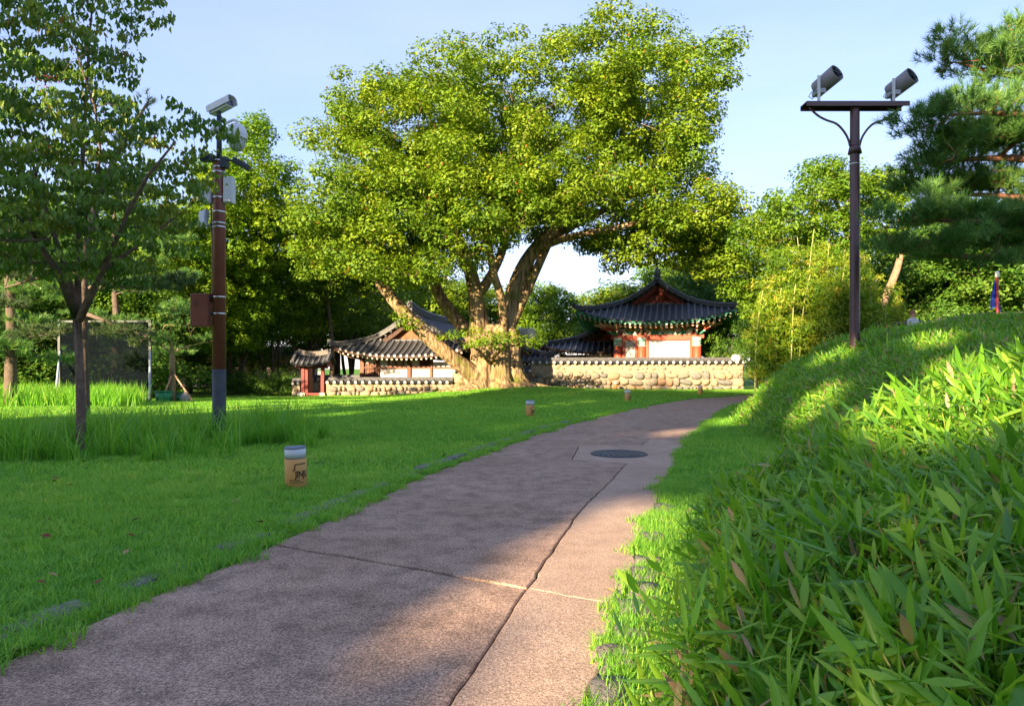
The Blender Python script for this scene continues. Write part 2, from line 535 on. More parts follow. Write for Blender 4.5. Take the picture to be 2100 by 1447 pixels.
# slab with the notch round the manhole collar
c0, c1, c2, c3 = SX(9.35), (.86, 9.75), (1.12, 11.45), (2.18, 11.55)
c4 = SX(12.55)
j3 = jag(LX(14.4), c4, 24, .010, 71)
slab(J[3] + seamp(7.3, 9.35)[1:-1] + [c0] + jag(c0, c1, 8, .01, 72)[1:] + jag(c1, c2, 10, .01, 73)[1:] + jag(c2, c3, 10, .008, 74)[1:]
     + jag(c3, c4, 8, .01, 75)[1:-1] + j3[::-1] + Lc(8.9, 14.4)[::-1][1:-1], M_CONC, -.002, path)
# right-hand strip of smoother concrete
K = [jag(SX(b), RX(r), 14, .006, 80 + i) for i, (b, r) in enumerate([(-5, -5), (.2, 0), (4.04, 3.75), (7.3, 6.95)])]
for i in range(3):
    b0, b1 = [(-5, .2), (.2, 4.04), (4.04, 7.3)][i]; r0, r1 = [(-5, 0), (0, 3.75), (3.75, 6.95)][i]
    slab(K[i] + Rc(r0, r1)[1:-1] + K[i + 1][::-1] + seamp(b0, b1)[::-1][1:-1], M_CONC2, .001 + .002 * (i % 2), path, .005)
k4 = jag(c4, RX(12.2), 12, .006, 85)
slab(K[3] + Rc(6.95, 12.2)[1:-1] + k4[::-1] + jag(c3, c4, 8, .01, 75)[::-1][1:-1] + [c3] + jag(c2, c3, 10, .008, 74)[::-1][1:]
     + jag(c1, c2, 10, .01, 73)[::-1][1:] + jag(c0, c1, 8, .01, 72)[::-1][1:-1] + seamp(7.3, 9.35)[::-1][:-1], M_CONC2, 0, path, .005)
# far slabs across the whole width
far = [(14.4, 12.2), (20.2, 19.0), (27.0, 25.5), (34, 32.5), (43, 43)]
for i in range(4):
    (a0, r0), (a1, r1) = far[i], far[i + 1]
    low = (j3 + k4[1:]) if i == 0 else jag(LX(a0), RX(r0), 24, .01, 90 + i)
    slab(low + Rc(r0, r1)[1:-1] + jag(LX(a1), RX(r1), 24, .01, 91 + i)[::-1] + Lc(a0, a1)[::-1][1:-1], M_CONC if i != 1 else M_CONC, -.002 * (i % 2), path)

# manhole cover
M_IRON = mat('cast_iron', (.055, .062, .075), .5, .3, 30, .2, 60, .3, .5)
mh = thing('manhole_cover', 'round dark iron manhole cover set in the path', 'manhole', (1.62, 10.35, .004))
g = MB(); g.lathe([(.36, -.02), (.36, .010), (.345, .014), (.33, .010), (.0, .010)], 40, cap=False); g.build('lid', M_IRON, mh)
g = MB(); g.lathe([(.375, -.02), (.375, .014), (.42, .016), (.43, .004), (.43, -.02)], 40, cap=False); g.build('rim', M_IRON, mh)
for k in range(9):
    g = MB(); r = .30; x = -.28 + .07 * k; l = 2 * math.sqrt(max(.01, r * r - x * x)); g.box((x, 0, .013), (.03, l, .010), bev=.003); g.build('rib', M_IRON, mh)

# kerb stones
M_KERB = mat('kerb_granite', (.13, .12, .105), .85, .35, 9, .5, 60, c2=(.24, .225, .20))
M_ROCK = mat('edge_rock', (.11, .095, .085), .85, .4, 7, .8, 18, c2=(.23, .205, .18))
def rough_block(sx, sy, sz, seed, amp=.12):
    rs = np.random.default_rng(seed)
    bm = bmesh.new(); bmesh.ops.create_cube(bm, size=1)
    bmesh.ops.subdivide_edges(bm, edges=bm.edges[:], cuts=2, use_grid_fill=True)
    for v in bm.verts:
        p = v.co
        k = 1 - .16 * (p.length - .5)
        v.co = Vector((p.x * sx * k, p.y * sy * k, p.z * sz * k)) + Vector(rs.normal(0, amp * .06, 3))
    me = bpy.data.meshes.new('kerb_stone'); bm.to_mesh(me); bm.free()
    for f in me.polygons: f.use_smooth = True
    return me
kb = [rough_block(1, 1, 1, s, .5) for s in range(4)]
for m_ in kb: m_.materials.append(M_KERB)
rk = [rough_block(1, 1, 1, s + 20, 1.1) for s in range(4)]
for m_ in rk: m_.materials.append(M_ROCK)
y = 2.2; i = 0
while y < 17:
    ln = random.uniform(.42, .62)
    x = float(pathL(y + ln / 2)) - .24; dx = float(pathL(y + ln) - pathL(y))
    link('kerb_stone', kb[i % 4], path, (x, y + ln / 2, -.026 + random.uniform(-.012, .012)), (random.uniform(-.03, .03), random.uniform(-.04, .04), -math.atan2(dx, ln) + random.uniform(-.05, .05)), (.15, ln * .92, .12))
    y += ln + random.choice([.03, .05, .25]); i += 1
y = 2.0
while y < 6.2:
    ln = random.uniform(.16, .32)
    x = float(pathR(y + ln / 2)) + .10 + random.uniform(-.02, .03); dx = float(pathR(y + ln) - pathR(y))
    link('edge_rock', rk[i % 4], path, (x, y + ln / 2, -.035), (random.uniform(-.12, .12), random.uniform(-.12, .12), -math.atan2(dx, ln) + random.uniform(-.3, .3)), (.16, ln * .8, .14))
    y += ln + random.uniform(.02, .12) + (.25 if y > 4.2 else 0); i += 1

# ------------------------------------------------------------------ grass
LAWN_RAMP = [(0, (.100, .300, .036)), (.45, (.225, .500, .056)), (.8, (.38, .58, .070)), (1, (.55, .58, .13))]
M_GRASS = leafmat('lawn_blades', LAWN_RAMP, .42, .5, .3)
M_TALL = leafmat('tall_blades', [(0, (.095, .30, .028)), (.5, (.18, .44, .040)), (.85, (.30, .52, .055)), (1, (.45, .50, .12))], .4, .45, .3)

def blade_patch(name, size, n, w, h, lean, segs, mat_, seed, hj=.35, dt=0.0):
    rs = np.random.default_rng(seed)
    p = np.zeros((n, 3)); p[:, :2] = rs.uniform(-size / 2, size / 2, (n, 2))
    cl = vnoise(p[:, 0] * 9 + seed, p[:, 1] * 9, seed)
    H = h * (1 + hj * rs.uniform(-1, 1, n)) * (1 + .25 * cl)
    a = rs.uniform(0, 2 * np.pi, n)
    d = np.stack([np.cos(a), np.sin(a), np.zeros(n)], -1)
    sd = np.stack([-np.sin(a), np.cos(a), np.zeros(n)], -1)
    le = lean * rs.uniform(.2, 1.3, n)
    t = rs.beta(2, 3, n) + .15 * cl + dt
    W = w * rs.uniform(.7, 1.3, n)
    tint = np.clip(t, 0, 1)
    Vs = []; F = []
    lv = np.linspace(0, 1, segs + 1)
    for k, s in enumerate(lv):
        c = p + d * (H * le * s ** 1.8)[:, None] + np.array([0, 0, 1]) * (H * s * (1 - .25 * le * s))[:, None]
        ww = W * (1 - s ** 1.5) * .5
        if k < segs:
            Vs += [c - sd * ww[:, None], c + sd * ww[:, None]]
        else:
            Vs += [c]
    m = len(Vs)
    V = np.stack(Vs, 1).reshape(-1, 3)
    b = np.arange(n)[:, None] * m
    T = []
    for k in range(segs - 1):
        q = 2 * k
        T.append(b + np.array([[q, q + 1, q + 3]])); T.append(b + np.array([[q, q + 3, q + 2]]))
    q = 2 * (segs - 1)
    T.append(b + np.array([[q, q + 1, q + 2]]))
    return np_mesh(name, V, np.concatenate(T), mat_, np.repeat(tint, m))

def lawn_points(y0, y1, step, margin, rs, right=False):
    n = int((y1 - y0) / step)
    out = []
    for iy in range(n):
        y = y0 + (iy + .5) * step
        hw = .80 * y + 1.5
        xs = np.arange(-hw, hw, step)
        out.append(np.stack([xs, np.full(len(xs), y)], -1))
    P = np.concatenate(out) + rs.uniform(-.35, .35, (sum(map(len, out)), 2)) * step
    x, y = P[:, 0], P[:, 1]
    okL = (x < pathL(y) - margin)
    okR = (x > pathR(y) + margin) & (x < footX(y) + .25)
    return P[okL | okR]

def lay(name, P, srcs, label, sc=(.85, 1.2), seed=5):
    rs = np.random.default_rng(seed)
    x, y = P[:, 0], P[:, 1]
    pts = np.stack([x, y, ground(x, y) - .004], -1)
    rot = np.zeros((len(P), 3)); rot[:, 2] = rs.uniform(0, 6.283, len(P))
    idx = rs.integers(0, len(srcs), len(P))
    if name.startswith('lawn'):
        f = vnoise(x * .45, y * .45, 61) + .6 * vnoise(x * 1.7, y * 1.7, 62) + rs.normal(0, .35, len(P))
        idx = np.clip(np.floor(1.5 + 1.2 * f), 0, 3).astype(int)
    return scatter(name, pts, rot, rs.uniform(*sc, len(P)), idx, srcs, label)

rs = np.random.default_rng(3)
near = [blade_patch('near_turf', .42, 470, .0072, .064, 1.25, 2, M_GRASS, s, dt=[-.12, -.02, .08, .24][s]) for s in range(4)]
mid = [blade_patch('mid_turf', .62, 400, .017, .064, 1.25, 1, M_GRASS, s + 10, dt=[-.12, -.02, .08, .24][s]) for s in range(4)]
farp = [blade_patch('far_turf', 1.2, 430, .042, .062, 1.2, 1, M_GRASS, s + 20, dt=[-.12, -.02, .08, .24][s]) for s in range(4)]
edge = [blade_patch('edge_tuft', .16, 90, .0046, .068, 1.2, 2, M_GRASS, s + 30) for s in range(4)]
lay('lawn_grass_near', lawn_points(1.6, 8.2, .30, .10, rs), near, 'short green lawn grass in the foreground beside the path')
lay('lawn_grass_middle', lawn_points(8.0, 18, .44, .18, rs), mid, 'short green lawn grass around the near bollard and poles', seed=6)
lay('lawn_grass_far', lawn_points(17.5, 42, .82, .45, rs), farp, 'short lawn grass in the distance before the stone wall', seed=7)
# fringe along the path edges
E = []
for fn, sg, y1, dn in ((pathL, -1, 26, 24), (pathR, 1, 26, 20)):
    n = int((y1 - 1.8) * dn)
    y = rs.uniform(1.8, y1, n) if sg < 0 else rs.uniform(1.8, y1, n)
    off = rs.uniform(-.035, .30, n) if sg < 0 else rs.uniform(.0, .2, n)
    keep = rs.uniform(0, 1, n) < (.80 + .2 * vnoise(y * 2.3, y * 0, 4))
    E.append(np.stack([fn(y) + sg * off, y], -1)[keep])
E = np.concatenate(E)
lay('edge_grass', E, edge, 'ragged grass fringe creeping over the edges of the path', (.7, 1.25), 8)

# tall unmown grass
tall = [blade_patch('tall_clump', .34, 46, .020, .45, .75, 4, M_TALL, s + 40, .8) for s in range(6)]
def blob_points(c, rx, ry, n, seed):
    r2 = np.random.default_rng(seed)
    a = r2.uniform(0, 2 * np.pi, n); r = np.sqrt(r2.uniform(0, 1, n))
    return np.stack([c[0] + rx * r * np.cos(a), c[1] + ry * r * np.sin(a)], -1)
tp = np.concatenate([blob_points((-7.0, 10.7), 1.7, 1.2, 85, 1), blob_points((-6.0, 12.7), 2.2, 1.4, 115, 2), blob_points((-4.6, 12.3), 1.3, 1.2, 55, 3),
                     blob_points((-8.0, 10.2), 1.0, .8, 28, 4), blob_points((-6, 11.6), 3.0, 2.2, 55, 5)])
for ox, oy in ((-6.95, 11.0), (-6.0, 14.0)):                 # thinner right in front of the trunk and the pole
    tp = tp[~((np.abs(tp[:, 0] - ox * tp[:, 1] / oy) < .28) & (tp[:, 1] < oy + .1) & (np.arange(len(tp)) % 6 != 0))]
lay('tall_grass', tp, tall, 'tall unmown grass around the small tree and the camera pole', (.5, 1.2), 9)
band = np.stack([rs.uniform(-23, -12.4, 300), rs.uniform(23.0, 26.6, 300)], -1)
band = band[(band[:, 0] > -.82 * band[:, 1] - 2) & (band[:, 0] < -.55 * band[:, 1])]
tallf = [blade_patch('tall_clump_far', .7, 120, .030, .50, .5, 2, M_TALL, s + 60, .5) for s in range(4)]
lay('tall_grass_strip', band, tallf, 'bright strip of tall grass in front of the dark mesh screen', (.8, 1.3), 10)

# ------------------------------------------------------------------ dwarf bamboo on the bank
SASA_RAMP = [(0, (.055, .190, .020)), (.4, (.150, .370, .028)), (.75, (.28, .48, .040)), (.90, (.42, .52, .06)), (.955, (.48, .40, .14)), (1, (.38, .25, .16))]
M_SASA = leafmat('dwarf_bamboo_leaf', SASA_RAMP, .42, .38, .45)
def sasa_patch(name, size, nst, hmin, hmax, leaf, seed, segs=4, stems=True):
    rs = np.random.default_rng(seed)
    Vs = []; Fs = []; Ts = []; vb = 0
    for i in range(nst):
        bx, by = rs.uniform(-size / 2, size / 2, 2)
        h = rs.uniform(hmin, hmax); az = rs.uniform(0, 6.283); ln = rs.uniform(.05, .5)
        top = np.array([bx + math.cos(az) * ln * h, by + math.sin(az) * ln * h, h])
        base = np.array([bx, by, -.05])
        if stems:
            wd = .0022 if segs > 2 else .004
            sdv = np.array([-math.sin(az), math.cos(az), 0]) * wd
            Vs.append(np.array([base - sdv, base + sdv, top + sdv, top - sdv])); Fs.append(np.array([[0, 1, 2, 3]]) + vb); Ts.append(np.full(4, rs.choice([.3, .93, .98]))); vb += 4
        nl = rs.integers(4, 8)
        for k in range(nl):
            t = rs.uniform(.35, 1.0) if k > 1 else 1.0
            p0 = base + (top - base) * t
            a = rs.uniform(0, 6.283); el = rs.uniform(.05, 1.3)
            d = np.array([math.cos(a) * math.cos(el), math.sin(a) * math.cos(el), math.sin(el)])
            sd = np.array([-math.sin(a), math.cos(a), 0])
            roll = rs.uniform(-.7, .7)
            up = np.cross(sd, d)
            sd = sd * math.cos(roll) + up * math.sin(roll)
            nrm = np.cross(sd, d)
            L = leaf * rs.uniform(.45, 1.45); W = L * rs.uniform(.11, .21)
            dr = rs.uniform(.05, .6)
            s = np.linspace(0, 1, segs + 1)
            wid = np.array([.12, .85, 1.0, .62, .0]) if segs == 4 else np.interp(s, [0, .25, .5, .75, 1], [.12, .9, 1, .6, 0])
            cc = p0 + d * (L * s)[:, None] - np.array([0, 0, 1]) * (L * dr * .5 * s ** 2)[:, None]
            lft = cc - sd * (W * .5 * wid)[:, None] + nrm * (W * .16 * wid)[:, None]
            rgt = cc + sd * (W * .5 * wid)[:, None] + nrm * (W * .16 * wid)[:, None]
            V = np.stack([lft, cc, rgt], 1).reshape(-1, 3)
            F = []
            for q in range(segs):
                b = q * 3
                F += [[b, b + 1, b + 4, b + 3], [b + 1, b + 2, b + 5, b + 4]]
            tt = rs.beta(2.2, 2.2) * .86
            if rs.uniform() < .05: tt = rs.uniform(.92, 1)
            tv = np.repeat(np.clip(tt + .05 * s, 0, 1), 3)
            if rs.uniform() < .22: tv[-3:] = .99          # dry tip
            Vs.append(V); Fs.append(np.array(F) + vb); Ts.append(tv); vb += len(V)
    return np_mesh(name, np.concatenate(Vs), np.concatenate(Fs), M_SASA, np.concatenate(Ts), smooth=True)
sasa_near = [sasa_patch('dwarf_bamboo_near', .50, 76, .12, .42, .140, s + 100) for s in range(5)]
sasa_mid = [sasa_patch('dwarf_bamboo_mid', .60, 80, .14, .36, .125, s + 120, 2) for s in range(5)]
sasa_far = [sasa_patch('dwarf_bamboo_far', .85, 110, .16, .40, .15, s + 140, 2, False) for s in range(4)]
def bank_points(y0, y1, step, rs, smax=14):
    out = []
    for y in np.arange(y0, y1, step):
        f = float(footX(y)); xm = min(f + smax, .85 * max(y, 1) + 3)
        xs = np.arange(f + .05, xm, step)
        out.append(np.stack([xs, np.full(len(xs), y)], -1))
    P = np.concatenate(out); P += rs.uniform(-.4, .4, P.shape) * step
    P[:, 0] = np.maximum(P[:, 0], footX(P[:, 1]) + .02)
    return P
def lay_slope(name, P, srcs, label, sc, seed):
    rs = np.random.default_rng(seed)
    x, y = P[:, 0], P[:, 1]
    pts = np.stack([x, y, ground(x, y) - .01], -1)
    s = rs.uniform(*sc, len(P)) * (1 + .30 * vnoise(x * .9, y * .9, 17))
    return scatter(name, pts, slope_rot(x, y, rs.uniform(0, 6.283, len(P))), s, rs.integers(0, len(srcs), len(P)), srcs, label)
rs = np.random.default_rng(12)
bp = bank_points(.55, 5.0, .27, rs)
bp = bp[np.hypot(bp[:, 0], bp[:, 1]) > .95]
lay_slope('dwarf_bamboo_near', bp, sasa_near, 'broad-leaved dwarf bamboo covering the bank in the foreground', (.85, 1.2), 21)
lay_slope('dwarf_bamboo_middle', bank_points(5.0, 12, .36, rs), sasa_mid, 'dwarf bamboo covering the middle of the bank beside the path', (.85, 1.2), 22)
lay_slope('dwarf_bamboo_far', bank_points(12, 27, .55, rs), sasa_far, 'dwarf bamboo along the crest of the bank below the lamp post', (.85, 1.2), 23)
# ------------------------------------------------------------------ materials of the buildings
M_TILE = mat('roof_tile', (.060, .064, .075), .5, .35, 5, .35, 30, spec=.5, c2=(.125, .125, .135))
M_TILE_B = mat('roof_tile_bed', (.035, .037, .043), .6, .3, 6, .3, 30)
M_RIDGE = mat('ridge_tile', (.065, .066, .074), .55, .35, 8, .4, 24, c2=(.14, .135, .135))
M_TILE_END = mat('lime_tile_end', (.62, .58, .52), .8, .2, 10)
M_PLASTER = mat('white_plaster', (.62, .60, .56), .85, .07, 3, .15, 30)
M_WOOD = mat('brown_timber', (.150, .060, .030), .65, .35, 5, .25, 20)
M_DWOOD = mat('dark_timber', (.070, .030, .018), .7, .35, 5, .25, 20)
M_RED = mat('red_paint', (.42, .075, .035), .55, .15, 5)
M_DRED = mat('dark_red_paint', (.20, .025, .018), .55, .2, 5)
M_GABLE = mat('gable_board', (.26, .040, .025), .6, .2, 4)
M_GREEN = mat('painted_green', (.050, .26, .16), .55, .2, 5)
M_PALEGREEN = mat('pale_green_paint', (.42, .60, .50), .55, .15, 8)
M_YELLOW = mat('yellow_paint', (.70, .40, .06), .6, .15, 6)
M_PINK = mat('pale_salmon_paint', (.75, .45, .32), .6, .15, 6)
M_CREAM = mat('cream_paint', (.78, .70, .55), .6, .1, 6)
M_INK = mat('black_line', (.05, .06, .06), .7, .1, 6)
M_PAPER = mat('window_paper', (.62, .50, .36), .85, .1, 6)
M_STONE = [mat('field_stone_a', (.26, .195, .130), .85, .25, 5, .8, 18, c2=(.36, .275, .19)),
           mat('field_stone_b', (.17, .145, .115), .85, .25, 5, .8, 18, c2=(.26, .22, .17)),
           mat('field_stone_c', (.29, .165, .10), .85, .25, 5, .8, 18, c2=(.38, .24, .155)),
           mat('field_stone_d', (.13, .125, .115), .85, .25, 5, .8, 18, c2=(.20, .19, .175))]
M_MORTAR = mat('clay_mortar', (.27, .20, .135), .92, .2, 4, .9, 22, c2=(.40, .305, .205))
M_GRANITE = mat('cut_granite', (.42, .38, .33), .8, .15, 10, .3, 50)

# ------------------------------------------------------------------ hip-and-gable tiled roof
def half_round(r, n=5, drop=.03):
    p = [(-r, -drop)] + [(-r * math.cos(math.pi * k / n), r * math.sin(math.pi * k / n)) for k in range(n + 1)] + [(r, -drop)]
    return p

def tiled_roof(root, a, Lr, s, ze, Rr, lift, sp=.40, ov=.45, tile_end=None, rafters=None, back=True, orn=1.0, gable_mat=None, tr=.085):
    """front eave on local y=0, ridge along +y. a: half width at the eaves, s: depth of the front skirt"""
    roof = thing_part = bpy.data.objects.new('roof', None); COL.objects.link(roof); roof.parent = root
    Pf = lambda d: Rr * (.50 * (d / a) + .50 * (d / a) ** 2)
    def lf(t, d): return lift * abs(t) ** 2.6 * max(0, 1 - d / a) ** 1.6
    def front(x, y):                                   # skirt
        hw = max(a - y, .05); return ze + Pf(y) + lf(min(1, abs(x) / hw), y)
    def side(x, y):                                    # long slopes
        d = max(a - abs(x), 0); hl = max(Lr / 2 - d, .05) if d < s else max(Lr / 2 - s, .05)
        return ze + Pf(d) + lf(min(1, abs(y - Lr / 2) / hl), d)
    # bed under the tiles: top and soffit
    bed = MB()
    th = .14
    for k, dz in ((0, 0.0), (1, -th)):
        bed.grid(lambda u, v: ((-1 + 2 * u) * (a - v * s), v * s, front((-1 + 2 * u) * (a - v * s), v * s) + dz), 24, 6, m=k)
        if back: bed.grid(lambda u, v: ((-1 + 2 * u) * (a - v * s), Lr - v * s, front((-1 + 2 * u) * (a - v * s), v * s) + dz), 24, 4, m=k)
        for sg in (-1, 1):
            def lower(u, v):
                d = v * s; y = d + u * (Lr - 2 * d); x = sg * (a - d); return (x, y, side(x, y) + dz)
            bed.grid(lower, 24, 6, m=k)
            def upper(u, v):
                d = s + v * (a - s); y = s - ov + u * (Lr - 2 * s + 2 * ov); x = sg * (a - d); return (x, y, side(x, min(max(y, s), Lr - s)) + dz)
            bed.grid(upper, 24, 8, m=k)
    for sg in (-1, 1):                                 # eave fascia
        bed.grid(lambda u, v: (sg * a, u * Lr, side(sg * a, u * Lr) - v * th), 24, 1, m=1)
    bed.grid(lambda u, v: ((-1 + 2 * u) * a, 0, front((-1 + 2 * u) * a, 0) - v * th), 24, 1, m=1)
    bed.build('roof_bed', [M_TILE_B, M_DWOOD if rafters != 'painted' else M_GREEN], roof)
    prof = half_round(tr)
    endm = tile_end or M_TILE
    def row(pts, upv=(0, 0, 1)):
        g = MB(); g.sweep(pts, prof, up=upv, smooth=True, cap=False)
        p, q = Vector(pts[0]), Vector(pts[1]); t = (p - q).normalized(); sd = t.cross(Vector(upv)).normalized(); w = sd.cross(t)
        n = 10; V = [p + t * .012 + (sd * math.cos(6.2832 * k / n) + w * math.sin(6.2832 * k / n)) * tr * 1.02 for k in range(n)]
        V2 = [v - t * .05 for v in V]
        g.add(V + V2, [tuple(range(n))] + [(k, (k + 1) % n, n + (k + 1) % n, n + k) for k in range(n)], 1)
        g.build('tile_row', [M_TILE, endm], roof)
    n = int(a / sp)
    for k in range(-n, n + 1):                         # front skirt rows
        x = k * sp; ye = min(s + .05, a - abs(x) - .04)
        if ye < .25: continue
        m = max(3, int(ye / .45) + 1)
        row([(x, y, front(x, y) + .02) for y in np.linspace(-.06, ye, m)])
    ny = int(Lr / sp)
    for sg in (-1, 1):                                 # long slope rows
        for k in range(ny + 1):
            y = (Lr - ny * sp) / 2 + k * sp
            if y < s - ov: dm = y - .04
            elif y > Lr - s + ov: dm = Lr - y - .04
            else: dm = a - .05
            if dm < .3: continue
            m = max(3, int(dm / .5) + 1)
            row([(sg * (a - d), y, side(sg * (a - d), y if dm < a - .1 else min(max(y, s if d >= s else 0), Lr - s if d >= s else Lr)) + .02) for d in np.linspace(-.06, dm, m)])
    # ridges
    rp = lambda w, h: [(-w, -.05), (-w, h * .75), (-w * .6, h), (w * .6, h), (w, h * .75), (w, -.05)]
    y0, y1 = s - ov - .1, Lr - s + ov + .1
    g = MB()
    g.sweep([(0, y, ze + Rr + .05 + .40 * abs(2 * (y - Lr / 2) / (y1 - y0)) ** 2.4) for y in np.linspace(y0, y1, 15)], rp(.17, .42))
    for q in (.10, .20, .30):
        g.sweep([(0, y, ze + Rr + .05 + q + .40 * abs(2 * (y - Lr / 2) / (y1 - y0)) ** 2.4) for y in np.linspace(y0, y1, 15)], [(-.19, -.02), (-.19, .02), (.19, .02), (.19, -.02)])
    g.build('ridge', M_RIDGE, roof)
    for yy in (y0, y1):
        g = MB(); zt = ze + Rr + .40
        g.lathe([(.20, 0), (.21, .15), (.17, .35), (.12, .55), (.04, .68)], 10, M=Matrix.Translation((0, yy + (.08 if yy == y0 else -.08), zt)) @ Matrix.Diagonal((.8, 1.1, orn, 1)))
        g.box((0, yy + (-.05 if yy == y0 else .05), zt - .08), (.42, .07, .44), bev=.02)
        g.build('ridge_ornament', M_RIDGE, roof)
    for sg in (-1, 1):
        for fb in ((0, 1) if back else (0,)):
            fy = (lambda y: y) if fb == 0 else (lambda y: Lr - y)
            pts = []
            for d in np.linspace(a, s * 1.02, 9):      # descending ridge on the verge
                x = sg * (a - d); pts.append((x, fy(s - ov * .75), side(x, s) + .02))
            for d in np.linspace(s * .92, -.10, 7):    # hip ridge
                x = sg * (a - d); y = d - ov * .3 * max(0, d) / s
                pts.append((x, fy(y), side(sg * (a - max(d, 0)), max(d, 0)) + .04 + (.10 if d < .2 else 0)))
            g = MB(); g.sweep(pts, rp(.12, .26)); g.sweep([(p[0], p[1], p[2] + .16) for p in pts], [(-.145, -.02), (-.145, .02), (.145, .02), (.145, -.02)])
            e = Vector(pts[-1]); g.box((e.x, e.y, e.z + .16), (.26, .26, .30), bev=.04)
            g.build('hip_ridge', M_RIDGE, roof)
    # gable
    gm = gable_mat or M_GABLE
    for fb in ((0, 1) if back else (0,)):
        yg = s + .15 if fb == 0 else Lr - s - .15
        hw = a - s; N_ = 12
        zb = ze + Pf(s) - .10
        xs = np.linspace(-hw, hw, 9)
        for i in range(8):                             # boards
            g = MB()
            x0, x1 = xs[i] + .006, xs[i + 1] - .006
            z0, z1 = ze + Pf(a - abs(x0)) - .18, ze + Pf(a - abs(x1)) - .18
            yv = yg; V = [(x0, yv, zb), (x1, yv, zb), (x1, yv, max(zb + .02, z1)), (x0, yv, max(zb + .02, z0))]
            V2 = [(p[0], p[1] + .06, p[2]) for p in V]
            g.add(V + V2, [(0, 1, 2, 3), (4, 7, 6, 5), (0, 4, 5, 1), (1, 5, 6, 2), (2, 6, 7, 3), (3, 7, 4, 0)])
            g.build('gable_board', gm, roof)
        for sg in (-1, 1):                             # barge board and verge tiles
            g = MB()
            yb = s - ov * .55 if fb == 0 else Lr - s + ov * .55
            pts = [(sg * x, yb, ze + Pf(a - x) - .30) for x in np.linspace(.02, hw + .15, 8)]
            g.sweep(pts, [(-.03, -.16), (-.03, .16), (.03, .16), (.03, -.16)]); g.build('barge_board', M_DWOOD if rafters != 'painted' else M_DRED, roof)
            for x in np.arange(.25, hw + .2, .36):
                g = MB(); z = ze + Pf(a - x) - .03
                g.tube([(sg * x, yb - .16 * (1 if fb == 0 else -1), z), (sg * x, yb + .25 * (1 if fb == 0 else -1), z + .03)], .085, 8); g.build('verge_tile', M_TILE, roof)
        g = MB(); g.box((0, yg - .2 if fb == 0 else yg + .2, zb + .10), (2 * hw + .2, .20, .12), bev=.02); g.build('gable_sill', M_RIDGE, roof)
    # rafters under the eaves
    if rafters:
        r_ = .065 if rafters != 'painted' else .085; spr = sp * .8
        n = int((a - .15) / spr)
        for k in range(-n, n + 1):
            x = k * spr
            z0 = front(x, 0) - th - r_
            y1r = min(1.9, a - abs(x) + .1)
            if y1r < .5: y1r = .5
            g = MB()
            off = .30 if rafters == 'painted' else .10
            p0 = (x, off, z0 - (.12 if rafters == 'painted' else .0)); p1 = (x * (.9 if abs(k) > n - 4 else 1), y1r + .3, front(min(abs(x), a - y1r) , y1r) - th - r_ - .03)
            g.tube([p0, p1], r_, 8); d = (Vector(p0) - Vector(p1)).normalized()
            g.tube([Vector(p0) + d * .004, Vector(p0) + d * .012], r_ * .96, 8, m=1)
            g.build('rafter', [M_GREEN, M_PINK] if rafters == 'painted' else [M_WOOD, M_CREAM], roof)
            if rafters == 'painted':
                g = MB(); g.box((x, .35, z0 + .03), (.12, .75, .11), m=0); g.box((x, -.03, z0 + .03), (.118, .012, .108), m=1)
                g.build('flying_rafter', [M_GREEN, M_PALEGREEN], roof)
        for sg in (-1, 1):
            m = int((Lr - .3) / spr)
            for k in range(m + 1):
                y = .15 + k * spr
                if y > Lr * .6: break
                x = sg * (a - (.30 if rafters == 'painted' else .10)); z0 = side(sg * a, y) - th - r_
                x1 = sg * max(a - 1.9, 0.4) if y > 1.9 else sg * (a - max(y, .4)); 
                g = MB(); p0 = Vector((x, y, z0 - (.12 if rafters == 'painted' else 0))); p1 = Vector((x1, y, side(x1, y) - th - r_ - .03))
                g.tube([p0, p1], r_, 8); d = (p0 - p1).normalized(); g.tube([p0 + d * .004, p0 + d * .012], r_ * .96, 8, m=1)
                g.build('rafter', [M_GREEN, M_PINK] if rafters == 'painted' else [M_WOOD, M_CREAM], roof)
                if rafters == 'painted':
                    g = MB(); g.box((sg * (a - .35), y, z0 + .03), (.75, .12, .11)); g.box((sg * (a + .03), y, z0 + .03), (.012, .118, .108), m=1)
                    g.build('flying_rafter', [M_GREEN, M_PALEGREEN], roof)
    return roof

def panel(root, x0, x1, z0, z1, y, m, name='wall_panel', t=.06, proud=0.0):
    g = MB(); g.box(((x0 + x1) / 2, y - proud + t / 2, (z0 + z1) / 2), (x1 - x0, t, z1 - z0)); return g.build(name, m, root)

# ------------------------------------------------------------------ painted pavilion
pv_rot = R(-14)
pv_c = px(1347, 733, 46.5)
PV = thing('painted_pavilion', 'red-columned pavilion with painted green eaves and white panels behind the tall wall', 'pavilion',
           (pv_c.x, 46.5, gz(pv_c.x, 46.5)), pv_rot)
PVG = PV.location.z
ze = 4.28 - PVG
